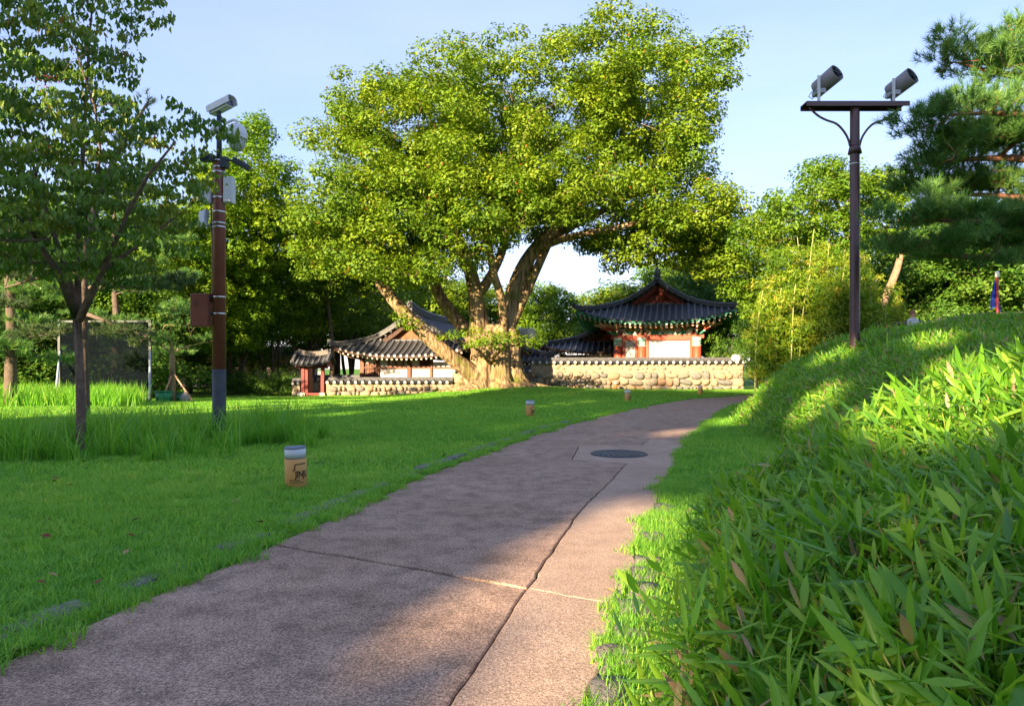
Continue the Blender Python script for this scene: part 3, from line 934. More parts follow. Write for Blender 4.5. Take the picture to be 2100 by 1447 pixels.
# local: facade plane y=0 -> shift so the roof's front eave is at y=-2.3
pr = tiled_roof(PV, 5.3, 11.5, 3.2, ze, 2.95, .85, .42, .5, None, 'painted', True, 1.0, M_GABLE)
pr.location = (0, -1.65, .10)
fw = 2.95
cols = [-2.62, -1.02, 2.62]
for cx in cols + [2.62, -2.62]:
    pass
def column(root, x, y, h, r, m, cap=True):
    g = MB(); g.lathe([(r * 1.06, 0), (r, h * .5), (r * .95, h)], 16, M=Matrix.Translation((x, y, .0))); c = g.build('column', m, root)
    if cap:
        g = MB(); g.lathe([(r * .97 + .012, h - .55), (r * .97 + .012, h - .02)], 16, m=0, M=Matrix.Translation((x, y, 0)))
        g.lathe([(r * .97 + .02, h - .62), (r * .97 + .02, h - .55)], 16, m=1, M=Matrix.Translation((x, y, 0)))
        g.lathe([(r * .97 + .02, h - .30), (r * .97 + .02, h - .22)], 16, m=2, M=Matrix.Translation((x, y, 0)))
        g.build('painted_band', [M_PALEGREEN, M_CREAM, M_GREEN], c)
    return c
ch = 3.42 - PVG
for cx in cols: column(PV, cx, 0, ch, .30, M_RED)
for cx, cy in ((-2.62, 3.4), (2.62, 3.4), (-2.62, 6.9), (2.62, 6.9), (0, 6.9)): column(PV, cx, cy, ch, .30, M_RED)
z0p, z1p = 2.0 - PVG, 3.22 - PVG
def white_panel(x0, x1):
    panel(PV, x0, x1, .0, z0p - .2, -.02, M_RED, 'lower_board', .08)
    g = MB(); w = .16
    for bx in ((x0 + w / 2, (z0p + z1p) / 2, w, z1p - z0p), (x1 - w / 2, (z0p + z1p) / 2, w, z1p - z0p)):
        g.box((bx[0], -.05, bx[1]), (bx[2], .16, bx[3]))
    g.box(((x0 + x1) / 2, -.052, z0p - .1), (x1 - x0, .17, .2)); g.box(((x0 + x1) / 2, -.052, z1p + .07), (x1 - x0, .17, .15))
    g.build('panel_frame', M_RED, PV)
    p = panel(PV, x0 + w, x1 - w, z0p, z1p, 0, M_PLASTER, 'white_panel', .06)
    # thin border line with notched corners, two lines
    for ins, tk in ((.07, .016), (.13, .008)):
        a0, a1, b0, b1 = x0 + w + ins, x1 - w - ins, z0p + ins, z1p - ins; q = .10
        pts = [(a0, b0 + q), (a0, b1 - q), (a0 + q * .5, b1 - q * .5), (a0 + q, b1), (a1 - q, b1), (a1 - q * .5, b1 - q * .5), (a1, b1 - q), (a1, b0 + q), (a1 - q * .5, b0 + q * .5), (a1 - q, b0), (a0 + q, b0), (a0 + q * .5, b0 + q * .5), (a0, b0 + q)]
        g = MB()
        for i in range(len(pts) - 1): g.tube([(pts[i][0], -.004, pts[i][1]), (pts[i + 1][0], -.004, pts[i + 1][1])], tk * .6, 4)
        g.build('border_line', M_INK, p)
white_panel(-2.32, -1.32); white_panel(-.72, 2.32)
# side walls
for sx in (-2.62, 2.62):
    for y0_, y1_ in ((.3, 3.1), (3.7, 6.6)):
        g = MB(); g.box((sx, (y0_ + y1_) / 2, z1p / 2), (.10, y1_ - y0_, z1p)); g.build('side_wall', M_DRED, PV)
g = MB(); g.box((0, 6.9, z1p / 2), (5.2, .10, z1p)); g.build('rear_wall', M_DRED, PV)
# beams
g = MB(); g.box((0, 0, ch + .03), (6.2, .30, .26), bev=.02); g.build('beam', M_RED, PV)
for x0, x1 in ((-2.3, -1.3), (-.7, 2.3)):
    n = 5 if x1 - x0 > 2 else 3
    seg = [M_CREAM, M_GREEN, M_PALEGREEN, M_GREEN, M_CREAM] if n == 5 else [M_CREAM, M_GREEN, M_CREAM]
    wds = [.12, .14, .48, .14, .12] if n == 5 else [.3, .4, .3]
    xx = x0
    for m_, f in zip(seg, wds):
        w = (x1 - x0) * f; panel(PV, xx + .004, xx + w - .004, ch + .17, ch + .42, -.16, m_, 'painted_beam', .20); xx += w
    panel(PV, x0, x1, ch + .42, ch + .92, -.02, M_YELLOW, 'yellow_panel', .06)
    for q in np.linspace(x0 + .35, x1 - .35, 3 if n == 5 else 1):
        g = MB(); g.lathe([(.16, 0), (.14, .03), (.04, .04)], 12, M=Matrix.Translation((q, -.03, ch + .62)) @ Euler((R(90), 0, 0)).to_matrix().to_4x4()); g.build('flower_boss', M_PINK, PV)
    g = MB(); g.box(((x0 + x1) / 2, -.05, ch + .97), (x1 - x0, .22, .14)); g.build('upper_beam', M_GREEN, PV)
for sx in (-2.62, 2.62):
    g = MB(); g.box((sx, 3.4, ch + .03), (.28, 6.8, .26)); g.build('beam', M_RED, PV)
    g = MB(); g.box((sx, 3.4, ch + .55), (.10, 6.6, .75)); g.build('side_board', M_YELLOW, PV)
# bracket clusters on the columns
BR = [M_GREEN, M_CREAM, M_RED, M_PALEGREEN, M_PINK]
def bracket(x, y, sxn, big=1.0):
    """stack of curved arms reaching out under the eave; sxn: outward direction list"""
    b = bpy.data.objects.new('bracket_set', None); COL.objects.link(b); b.parent = PV; b.location = (x, y, ch + .12)
    for dx, dy in sxn:
        for lv in range(3):
            ln = (.45 + .32 * lv) * big; z = .12 + .24 * lv
            pts = [(dx * t * ln, dy * t * ln, z + .22 * (t ** 2.2) - .05) for t in np.linspace(-.15, 1.0, 7)]
            g = MB(); side_ = (-dy, dx); prof = [(-.055, -.075), (-.055, .075), (.055, .075), (.055, -.075)]
            g.sweep(pts, prof, m=0)
            e = Vector(pts[-1]); g.box(e + Vector((dx * .02, dy * .02, .02)), (.10, .10, .13), m=1)
            g.build('bracket_arm', [BR[(lv * 2) % 5], BR[(lv * 2 + 1) % 5]], b)
    for lv in range(3):
        z = .14 + .25 * lv; w = (.55 + .22 * lv) * big
        g = MB(); g.box((0, -.10 - .16 * lv if (0, -1) in sxn else 0, z), (w, .11, .12), m=0, bev=.02)
        for q in (-w / 2 + .06, 0, w / 2 - .06): g.box((q, -.11 - .16 * lv if (0, -1) in sxn else 0, z + .11), (.13, .16, .09), m=1)
        g.build('bracket_block', [BR[(lv + 2) % 5], BR[(lv + 4) % 5]], b)
dg = .7071
bracket(-2.62, 0, [(0, -1), (-1, 0), (-dg, -dg)], 1.5)
bracket(2.62, 0, [(0, -1), (1, 0), (dg, -dg)], 1.5)
bracket(-1.02, 0, [(0, -1)], 1.2); bracket(.4, 0, [(0, -1)], .55); bracket(1.4, 0, [(0, -1)], .55)
for sy in (3.4,): bracket(2.62, sy, [(1, 0)], 1.2); bracket(-2.62, sy, [(-1, 0)], 1.2)
g = MB(); g.box((0, 3.4, -.1), (6.6, 8.2, .5)); g.build('plinth', M_GRANITE, PV)
# low blue-grey fan shaped roof end seen behind the ridge
# ------------------------------------------------------------------ lower hall behind the pavilion
hc = px(1262, 725, 49.5)
LH = thing('lower_hall', 'low tiled hall half hidden behind the painted pavilion', 'hall', (hc.x - .2, 50.5, 0), R(-10))
r2 = tiled_roof(LH, 5.2, 9.0, 2.6, 2.45, 2.3, .55, .42, .4, None, 'plain', False, .6, M_GABLE); r2.location = (0, -1.4, 0)
for x in (-3.6, -1.8, 0, 1.8, 3.6):
    g = MB(); g.box((x, 0, 1.2), (.24, .24, 2.4)); g.build('post', M_WOOD, LH)
for i, x in enumerate((-2.7, -.9, .9, 2.7)): panel(LH, x - .78, x + .78, 0, 2.3, 0, M_PLASTER if i % 2 else M_DWOOD, 'wall_panel', .08)
for sx in (-3.6, 3.6):
    g = MB(); g.box((sx, 3.2, 1.15), (.10, 6.2, 2.3)); g.build('side_wall', M_PLASTER, LH)

# ------------------------------------------------------------------ timber hall on the left
lc = px(838, 772, 44.2)
TH = thing('timber_hall', 'brown timber hall with white plaster panels and sweeping tiled roof behind the leaning limb', 'hall', (lc.x, 44.2, -.35), R(-9))
r3 = tiled_roof(TH, 4.55, 15.5, 2.35, 2.42, 2.75, .62, .40, .5, M_TILE_END, 'plain', True, .7, mat('rust_gable', (.26, .075, .025), .65, .3, 4)); r3.location = (0, -1.55, 0)
K_ = 44.2 / 1400.0
X = lambda u: (u - 838) * K_ / math.cos(R(9))
Zt = lambda v: CAM_H - (v - 755) * K_ + .35
for u0, u1 in ((736, 745), (770, 777), (836, 844), (884, 889), (930, 938)):
    g = MB(); g.box(((X(u0) + X(u1)) / 2, -.04, 1.2), (X(u1) - X(u0), .26, 2.5), bev=.015); g.build('post', M_WOOD, TH)
for v_, h_ in ((727, .16), (754, .13)):
    g = MB(); g.box(((X(737) + X(937)) / 2, -.02, Zt(v_)), (X(937) - X(737), .18, h_)); g.build('rail', M_WOOD, TH)
panel(TH, X(745), X(770), Zt(744), Zt(729), 0, M_PLASTER, 'plaster_panel')
dr = panel(TH, X(745), X(770), Zt(800), Zt(744.5), -.03, M_WOOD, 'door', .05)
for q in np.linspace(X(745) + .14, X(770) - .14, 4):
    g = MB(); g.box((q, -.045, (Zt(800) + Zt(745)) / 2), (.02, .03, Zt(745) - Zt(800) - .05)); g.build('door_batten', M_DWOOD, dr)
panel(TH, X(777), X(796), Zt(752), Zt(729), 0, M_PLASTER, 'plaster_panel')
panel(TH, X(828), X(836), Zt(752), Zt(729), 0, M_PLASTER, 'plaster_panel')
panel(TH, X(777), X(836), Zt(800), Zt(757), -.03, M_PLASTER, 'plaster_panel')
panel(TH, X(844), X(861), Zt(752), Zt(729), 0, M_PLASTER, 'plaster_panel')
panel(TH, X(844), X(884), Zt(800), Zt(757), -.03, M_PAPER, 'lower_panel')
panel(TH, X(889), X(930), Zt(800), Zt(742), -.05, M_PLASTER, 'plaster_panel')
def lattice(u0, u1, v0, v1, nleaf, m_in):
    w = bpy.data.objects.new('window', None); COL.objects.link(w); w.parent = TH
    g = MB(); x0, x1, z0, z1 = X(u0), X(u1), Zt(v1), Zt(v0)
    g.box(((x0 + x1) / 2, .03, (z0 + z1) / 2), (x1 - x0, .03, z1 - z0)); g.build('paper', m_in, w)
    g = MB(); t = .07
    for k in range(nleaf + 1):
        q = x0 + (x1 - x0) * k / nleaf; g.box((q, -.03, (z0 + z1) / 2), (t * 1.3, .10, z1 - z0))
    for z in (z0 + t / 2, z1 - t / 2): g.box(((x0 + x1) / 2, -.028, z), (x1 - x0, .09, t))
    g.build('window_frame', M_WOOD, w)
    g = MB()
    for k in range(1, nleaf * 4):
        q = x0 + (x1 - x0) * k / (nleaf * 4); g.box((q, .0, (z0 + z1) / 2), (.018, .03, z1 - z0 - .1))
    for z in np.linspace(z0 + .12, z1 - .12, 4): g.box(((x0 + x1) / 2, .002, z), (x1 - x0 - .1, .026, .018))
    g.build('lattice', M_WOOD, w)
lattice(796, 828, 730, 752, 2, M_PAPER)
lattice(862, 884, 730, 752, 1, M_DWOOD)
for sx, ln in ((X(737), 11), (X(937), 11)):
    g = MB(); g.box((sx, ln / 2, 1.15), (.10, ln, 2.4)); g.build('side_wall', M_PLASTER, TH)
    for y in np.arange(2.2, ln, 2.2):
        g = MB(); g.box((sx, y, 1.15), (.20, .2, 2.4)); g.build('post', M_WOOD, TH)
g = MB(); g.box((0, 5.5, -.05), (7.2, 12.6, .5)); g.build('plinth', M_GRANITE, TH)

# ------------------------------------------------------------------ small outbuilding between the halls
oc = px(1088, 730, 47.0)
OB = thing('tiled_outbuilding', 'small tiled outbuilding seen between the big tree and the painted pavilion', 'outbuilding', (oc.x - 1.2, 47.5, 0), R(-10))
r4 = tiled_roof(OB, 2.9, 6.0, 1.3, 1.75, 1.35, .35, .40, .3, None, 'plain', False, .5, M_DWOOD); r4.location = (0, -1.0, 0)
for sx in (-1.9, 1.9):
    g = MB(); g.box((sx, 1.8, .85), (.12, 3.6, 1.7)); g.build('side_wall', M_PLASTER, OB)
panel(OB, -1.9, 1.9, 0, 1.7, 0, M_DWOOD, 'front_wall', .1)
M_AC = mat('appliance_white', (.72, .72, .74), .45, .05, 5)
M_GREYM = mat('grey_metal', (.30, .32, .34), .4, .15, 8, metal=.4)
acp = px(1081, 694, 48.5)
AC = thing('air_conditioner', 'white ribbed outdoor unit standing above the small tiled roof', 'air conditioner', (acp.x, 48.5, 0), R(-12))
zb = acp.z
g = MB(); g.box((0, 0, zb + .36), (1.0, .5, .70), bev=.03); g.build('casing', M_AC, AC)
for k in range(7):
    g = MB(); g.box((-.40 + k * .075, -.256, zb + .36), (.03, .02, .56)); g.build('grille_bar', M_GREYM, AC)
for sx in (-.4, .4):
    g = MB(); g.box((sx, 0, zb / 2), (.08, .4, zb + .04)); g.build('stand', M_GREYM, AC)
# ------------------------------------------------------------------ stone walls with tiled caps
def pebble(seed):
    rs = np.random.default_rng(seed)
    bm = bmesh.new(); bmesh.ops.create_icosphere(bm, subdivisions=2, radius=.5)
    k = rs.uniform(-1, 1, (3, 3)) * 2.2
    for v in bm.verts:
        p = np.array(v.co); n = sum(math.sin(float(k[i] @ p) * 2 + i) for i in range(3))
        f = 1 + .075 * n
        q = np.sign(p) * np.abs(p / .5) ** .72 * .5
        v.co = Vector(q * f)
    me = bpy.data.meshes.new('stone'); bm.to_mesh(me); bm.free()
    for f in me.polygons: f.use_smooth = True
    return me
PEB = []
for i in range(12):
    m_ = pebble(i + 3); m_.materials.append(M_STONE[[0, 1, 0, 2, 0, 3, 1, 0, 2, 1, 0, 3][i]]); PEB.append(m_)
cap_meshes = {}
def cap_tile_mesh(w):
    k = round(w, 2)
    if k in cap_meshes: return cap_meshes[k]
    g = MB(); prof = half_round(.075)
    g.sweep([(0, -w, -.13), (0, -w * .5, -.055), (0, 0, .0)], prof, smooth=True, cap=False)
    n = 10; g.add([(.085 * math.cos(6.2832 * q / n), -w - .005, -.118 + .085 * math.sin(6.2832 * q / n)) for q in range(n)] +
                  [(.085 * math.cos(6.2832 * q / n), -w + .06, -.118 + .085 * math.sin(6.2832 * q / n)) for q in range(n)],
                  [tuple(range(n))] + [(q, (q + 1) % n, n + (q + 1) % n, n + q) for q in range(n)], 1)
    cap_meshes[k] = g.mesh('cap_tile', [M_TILE, M_TILE_END]); return cap_meshes[k]

def stone_wall(label, p0, p1, h, big, seed, z0=None, end_stone=False, thick=.55, capsp=.42):
    """wall from p0 to p1 (xy), front face toward -y"""
    p0 = Vector(p0); p1 = Vector(p1); d = p1 - p0; ln = d.length
    zz = z0 if z0 is not None else min(gz(*p0), gz(*p1))
    w = thing('stone_wall', label, 'wall', (p0.x, p0.y, zz), math.atan2(d.y, d.x))
    w['kind'] = 'thing'
    rs = np.random.default_rng(seed)
    hb = h - .36
    g = MB(); g.grid(lambda u, v: (u * ln, .02 * math.sin(u * 31 + v * 5) * math.sin(v * 9), v * (hb + .5) - .5), int(ln * 3), 4)
    g.grid(lambda u, v: (u * ln, thick, v * (hb + .5) - .5), 4, 1)
    for e in (0, ln): g.grid(lambda u, v: (e, u * thick, v * (hb + .5) - .5), 1, 1)
    g.grid(lambda u, v: (u * ln, v * thick, hb), 4, 1)
    g.build('mortar_body', M_MORTAR, w)
    n = 0
    def put(x, z, sx, sz, proud):
        o = link('stone', PEB[int(rs.integers(0, 12))], w, (x, .05 - proud, z), (rs.uniform(-.1, .1), rs.uniform(-.25, .25), rs.uniform(-.1, .1)), (sx, .34, sz))
    z = -.05
    for row, (sa, pr) in enumerate(big):
        x = rs.uniform(0, .1)
        hmax = 0
        while x < ln - .1 and n < 295:
            sx = sa * rs.choice([.55, .8, 1.0, 1.3, 1.6]) * rs.uniform(.9, 1.1); sz = sa * rs.uniform(.62, 1.12)
            sx = min(sx, ln - x + .03)
            put(x + sx / 2, z + sa * .45 + rs.uniform(-.03, .03), sx, sz, pr); n += 1
            x += sx * 1.0 + rs.uniform(.0, .08); hmax = max(hmax, sz)
        z += sa * .84
    while z < hb - .12 and n < 295:                    # smaller stones sunk in the clay above
        x = rs.uniform(0, .3)
        while x < ln - .1 and n < 295:
            sx = rs.uniform(.14, .34)
            if rs.uniform() < .62: put(x + sx / 2, z + rs.uniform(0, .1), sx, sx * rs.uniform(.5, .8), -.075); n += 1
            x += sx + rs.uniform(.05, .32)
        z += .20
    # tiled cap
    hw = thick / 2 + .26
    g = MB()
    g.sweep([(0, thick / 2, hb + .03), (ln, thick / 2, hb + .03)], [(-hw, -.03), (-hw * .5, .05), (0, .12), (hw * .5, .05), (hw, -.03), (0, -.06)]); g.build('cap_bed', M_TILE_B, w)
    g = MB()
    g.sweep([(-.03, thick / 2, hb + .16), (ln + .03, thick / 2, hb + .16)], [(-.14, -.06), (-.14, .10), (-.08, .17), (.08, .17), (.14, .10), (.14, -.06)])
    for q in (0, .06): g.sweep([(-.03, thick / 2, hb + .16 + q), (ln + .03, thick / 2, hb + .16 + q)], [(-.165, -.012), (-.165, .012), (.165, .012), (.165, -.012)])
    g.build('cap_ridge', M_RIDGE, w)
    cm = cap_tile_mesh(hw)
    for k in range(int(ln / capsp) + 1):
        x = min(.1 + k * capsp, ln - .03)
        link('cap_tile', cm, w, (x, thick / 2, hb + .14)); link('cap_tile', cm, w, (x, thick / 2, hb + .14), (0, 0, math.pi))
    if end_stone:
        o = link('finial_stone', PEB[0], w, (ln - .35, thick / 2 - .15, hb + .28), (0, .2, 0), (.5, .36, .42)); o.data = PEB[0].copy(); o.data.materials.clear(); o.data.materials.append(M_TILE_END)
    return w
stone_wall('tall sunlit boulder wall with tiled cap in front of the painted pavilion', (1.15, 41.0), (13.85, 41.0), 1.98, [(.34, .09), (.50, .10), (.44, .05)], 5, None, True)
stone_wall('shaded stone wall section just behind the big trunk', (-3.6, 41.6), (1.13, 41.3), 1.62, [(.40, .01), (.38, 0)], 6)
stone_wall('low boulder wall running from the red gate to the leaning limb', (-11.15, 41.0), (-3.6, 41.35), 1.16, [(.38, .10), (.34, .08)], 7, -.36)
stone_wall('short wall stub beside the shrubs at the red gate', (-13.2, 41.0), (-12.75, 41.0), 1.10, [(.34, .02), (.30, .0)], 8, -.36)
stone_wall('low rear wall with tiled cap seen through the red gate', (-14.5, 46.8), (-8.9, 46.2), 1.25, [(.36, .0)], 9, -.36)
# ------------------------------------------------------------------ small red gate in the wall
GT = thing('wall_gate', 'small dark red gate with its own little tiled roof in the low wall', 'gate', ((-11.9), 40.95, -.34), 0)
for sx in (-.62, -.40, .55):
    g = MB(); g.box((sx, 0, .88), (.20 if sx != -.40 else .16, .22, 1.75), bev=.01); g.build('post', M_DRED, GT)
    if sx != -.40:
        g = MB(); g.box((sx, -.02, .06), (.32, .34, .26), bev=.03); g.build('post_base', M_GRANITE, GT)
g = MB(); g.box((0, 0, 1.72), (1.7, .2, .18)); g.build('lintel', M_DRED, GT)
g = MB(); g.box((.0, 0, .10), (1.1, .16, .14)); g.build('threshold', M_DRED, GT)
g = MB(); g.box((-.33, .42, .92), (.05, .80, 1.5)); g.build('door_leaf', M_DRED, GT)
g = MB(); g.box((.35, -.06, 1.38), (.18, .01, .22)); g.build('paper_notice', M_PLASTER, GT)
rf = bpy.data.objects.new('roof', None); COL.objects.link(rf); rf.parent = GT
g = MB()
def gr(x, q): return 1.86 + .16 * abs(x / 1.15) ** 2.5 + .52 * (1 - abs(q))
for sg in (-1, 1):
    g.grid(lambda u, v: (-1.15 + 2.3 * u, sg * .80 * v, gr(-1.15 + 2.3 * u, v)), 10, 3)
    g.grid(lambda u, v: (-1.15 + 2.3 * u, sg * .80 * v, gr(-1.15 + 2.3 * u, v) - .10), 10, 3)
g.build('roof_bed', M_TILE_B, rf)
for k in range(8):
    x = -1.08 + k * .3086
    for sg in (-1, 1):
        q = MB(); q.sweep([(x, sg * .84, gr(x, 1.0) + .0), (x, sg * .4, gr(x, .5) + .01), (x, 0, gr(x, 0))], half_round(.07), smooth=True); q.build('tile_row', M_TILE, rf)
q = MB(); q.sweep([(x, 0, gr(x, 0) + .04 + .06 * abs(x) ** 2) for x in np.linspace(-.95, .95, 9)], [(-.12, -.05), (-.12, .18), (-.06, .24), (.06, .24), (.12, .18), (.12, -.05)])
q.build('ridge', mat('weathered_ridge', (.16, .135, .115), .7, .3, 8, .3, 20), rf)
for sx in (-1.0, 1.0):
    q = MB(); q.sweep([(sx, -.8, gr(sx, 1) + .03), (sx, -.4, gr(sx, .5) + .05), (sx, 0, gr(sx, 0) + .07)], [(-.08, -.03), (-.08, .14), (.08, .14), (.08, -.03)]); q.build('end_ridge', M_RIDGE, rf)
    q = MB(); q.box((sx * .93, 0, 1.95), (.05, 1.0, .42)); q.build('gable_board', M_DRED, rf)
# ------------------------------------------------------------------ trees
M_BARK = mat('bark_brown', (.085, .060, .042), .9, .4, 9, .9, 24, c2=(.15, .11, .08))
def old_bark():
    m, nt, N, L, b = _nt('bark_old_tree')
    tc = N.new('ShaderNodeTexCoord'); mp = N.new('ShaderNodeMapping'); mp.inputs['Scale'].default_value = (1, 1, .16); L.new(tc.outputs['Object'], mp.inputs[0])
    def nz(s, src, d=6):
        n = N.new('ShaderNodeTexNoise'); n.inputs['Scale'].default_value = s; n.inputs['Detail'].default_value = d; L.new(src, n.inputs['Vector']); return n.outputs['Fac']
    def rp(src, p0, c0, p1, c1):
        r = N.new('ShaderNodeValToRGB'); e = r.color_ramp.elements; e[0].position = p0; e[0].color = c0 + (1,); e[1].position = p1; e[1].color = c1 + (1,); L.new(src, r.inputs[0]); return r.outputs[0]
    st = nz(7, mp.outputs[0])
    c = rp(st, .36, (.085, .055, .030), .60, (.36, .25, .135))
    mx = N.new('ShaderNodeMixRGB'); mx.inputs[2].default_value = (.11, .13, .02, 1)
    L.new(rp(nz(1.1, tc.outputs['Object']), .54, (0, 0, 0), .68, (.8, .8, .8)), mx.inputs[0]); L.new(c, mx.inputs[1]); L.new(mx.outputs[0], b.inputs['Base Color'])
    b.inputs['Roughness'].default_value = .92; b.inputs['Specular IOR Level'].default_value = .2
    bp = N.new('ShaderNodeBump'); bp.inputs['Strength'].default_value = 1; bp.inputs['Distance'].default_value = .10; L.new(st, bp.inputs['Height']); L.new(bp.outputs[0], b.inputs['Normal'])
    MATS['bark_old_tree'] = m; return m
M_BARK_Z = old_bark()
M_BARK_P = mat('bark_pine', (.16, .075, .045), .9, .4, 10, .9, 22, c2=(.30, .14, .085))
M_BARK_D = mat('bark_dogwood', (.10, .065, .05), .9, .4, 12, .9, 26, c2=(.19, .125, .095))
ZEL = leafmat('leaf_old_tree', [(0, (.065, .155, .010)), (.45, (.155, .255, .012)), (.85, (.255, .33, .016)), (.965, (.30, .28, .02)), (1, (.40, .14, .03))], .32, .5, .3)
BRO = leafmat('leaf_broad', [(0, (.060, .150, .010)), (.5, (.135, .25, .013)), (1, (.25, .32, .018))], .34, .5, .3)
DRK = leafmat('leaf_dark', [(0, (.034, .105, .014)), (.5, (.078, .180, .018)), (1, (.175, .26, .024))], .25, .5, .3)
GIN = leafmat('leaf_ginkgo', [(0, (.085, .20, .010)), (.5, (.17, .29, .012)), (1, (.28, .35, .018))], .4, .5, .3)
BAM = leafmat('leaf_bamboo', [(0, (.085, .19, .012)), (.5, (.185, .30, .015)), (.85, (.31, .36, .025)), (1, (.42, .30, .05))], .38, .5, .3)
DOG = leafmat('leaf_dogwood', [(0, (.070, .165, .020)), (.5, (.145, .250, .026)), (.85, (.26, .29, .032)), (.95, (.30, .18, .03)), (1, (.22, .06, .03))], .35, .4, .45)
PIN = leafmat('needle_pine', [(0, (.048, .150, .036)), (.5, (.110, .245, .048)), (.9, (.24, .34, .054)), (1, (.34, .34, .07))], .2, .45, .35)
PINL = leafmat('needle_pale_pine', [(0, (.035, .085, .030)), (.5, (.075, .13, .040)), (1, (.17, .19, .06))], .25, .45, .35)

class Skel:
    """branch skeleton: nodes with parents; new twigs join the nearest node"""
    def __init__(s, seed=0): s.p = []; s.par = []; s.len = []; s.fix = []; s.rs = np.random.default_rng(seed)
    def node(s, p, par, r=None):
        s.p.append(np.array(p, float)); s.par.append(par)
        s.len.append(0 if par < 0 else s.len[par] + np.linalg.norm(s.p[-1] - s.p[par])); s.fix.append(r)
        return len(s.p) - 1
    def limb(s, pts, radii, par=-1):
        """fixed limb; densified polyline"""
        pts = np.array([list(p) for p in pts], float); last = par; first = True
        seg = np.linalg.norm(np.diff(pts, axis=0), axis=1); t = np.concatenate([[0], np.cumsum(seg)])
        n = max(4, int(t[-1] / .55)); q = np.linspace(0, t[-1], n)
        P = np.stack([np.interp(q, t, pts[:, k]) for k in range(3)], -1)
        for _ in range(2): P[1:-1] = (P[:-2] + 2 * P[1:-1] + P[2:]) / 4
        rr = np.interp(q, t, radii)
        for i in range(n): last = s.node(P[i], last, rr[i])
        return last
    def reach(s, T, step=.6, bend=.35, back=.30, up=.15):
        P = np.array(s.p)
        order = np.argsort(np.linalg.norm(T - P[0], axis=1))
        for i in order:
            t = T[i]; P = np.array(s.p)
            d = np.linalg.norm(P - t, axis=1) + back * np.array(s.len) * .25
            d = d + np.where(P[:, 2] > t[2] + .3, .8 * (P[:, 2] - t[2]), 0)
            j = int(np.argmin(d)); a = s.p[j]; dist = np.linalg.norm(t - a)
            pd = a - s.p[s.par[j]] if s.par[j] >= 0 else np.array([0, 0, 1.0])
            pd = pd / max(np.linalg.norm(pd), 1e-6)
            c = a + pd * dist * bend + np.array([0, 0, up * dist])
            n = max(2, int(dist / step)); last = j
            for k in range(1, n + 1):
                u = k / n
                q = (1 - u) ** 2 * a + 2 * u * (1 - u) * c + u * u * t
                if k < n: q = q + s.rs.normal(0, .05 * min(dist, 1.5), 3)
                last = s.node(q, last)
    def radii(s, r0=.012, e=2.4):
        n = len(s.p); acc = np.zeros(n); ch = [[] for _ in range(n)]
        for i in range(n):
            if s.par[i] >= 0: ch[s.par[i]].append(i)
        r = np.zeros(n)
        for i in range(n - 1, -1, -1):
            v = r0 ** e if not ch[i] else sum(r[c] ** e for c in ch[i])
            r[i] = v ** (1 / e)
        for i in range(n):
            if s.fix[i] is not None: r[i] = s.fix[i]
            elif s.par[i] >= 0: r[i] = min(r[i], r[s.par[i]] * .85)
        s.ch = ch; return r
    def mesh(s, name, m, r0=.012, e=2.4, sides=(9, 6, 4), big=(.12, .04)):
        r = s.radii(r0, e); g = MB(); n = len(s.p)
        def main(i): return max(s.ch[i], key=lambda c: r[c] if s.fix[c] is None else r[c] + 10) if s.ch[i] else None
        starts = [(i, None) for i in range(n) if s.par[i] < 0]
        while starts:
            i, frm = starts.pop()
            chain = [] if frm is None else [frm]
            rad = [] if frm is None else [min(r[i] * 1.15, r[frm])]
            while i is not None:
                chain.append(i); rad.append(r[i]); k = main(i)
                for c in s.ch[i]:
                    if c != k: starts.append((c, i))
                i = k
            if len(chain) < 2: continue
            R0 = max(rad); sd = sides[0] if R0 > big[0] else sides[1] if R0 > big[1] else sides[2]
            g.tube([s.p[c] for c in chain], rad, sd, cap=True)
        return g.mesh(name, m)

def leaf_quads(P, A, N, L, W, fold=.12):
    A = unit(A); S = unit(np.cross(A, N)); Nn = np.cross(S, A)
    L = L[:, None]; W = W[:, None]
    m = P + A * L * .45 + Nn * W * fold
    V = np.stack([P, m + S * W * .5, P + A * L, m - S * W * .5], 1).reshape(-1, 3)
    F = np.arange(len(P) * 4).reshape(-1, 4)
    return V, F

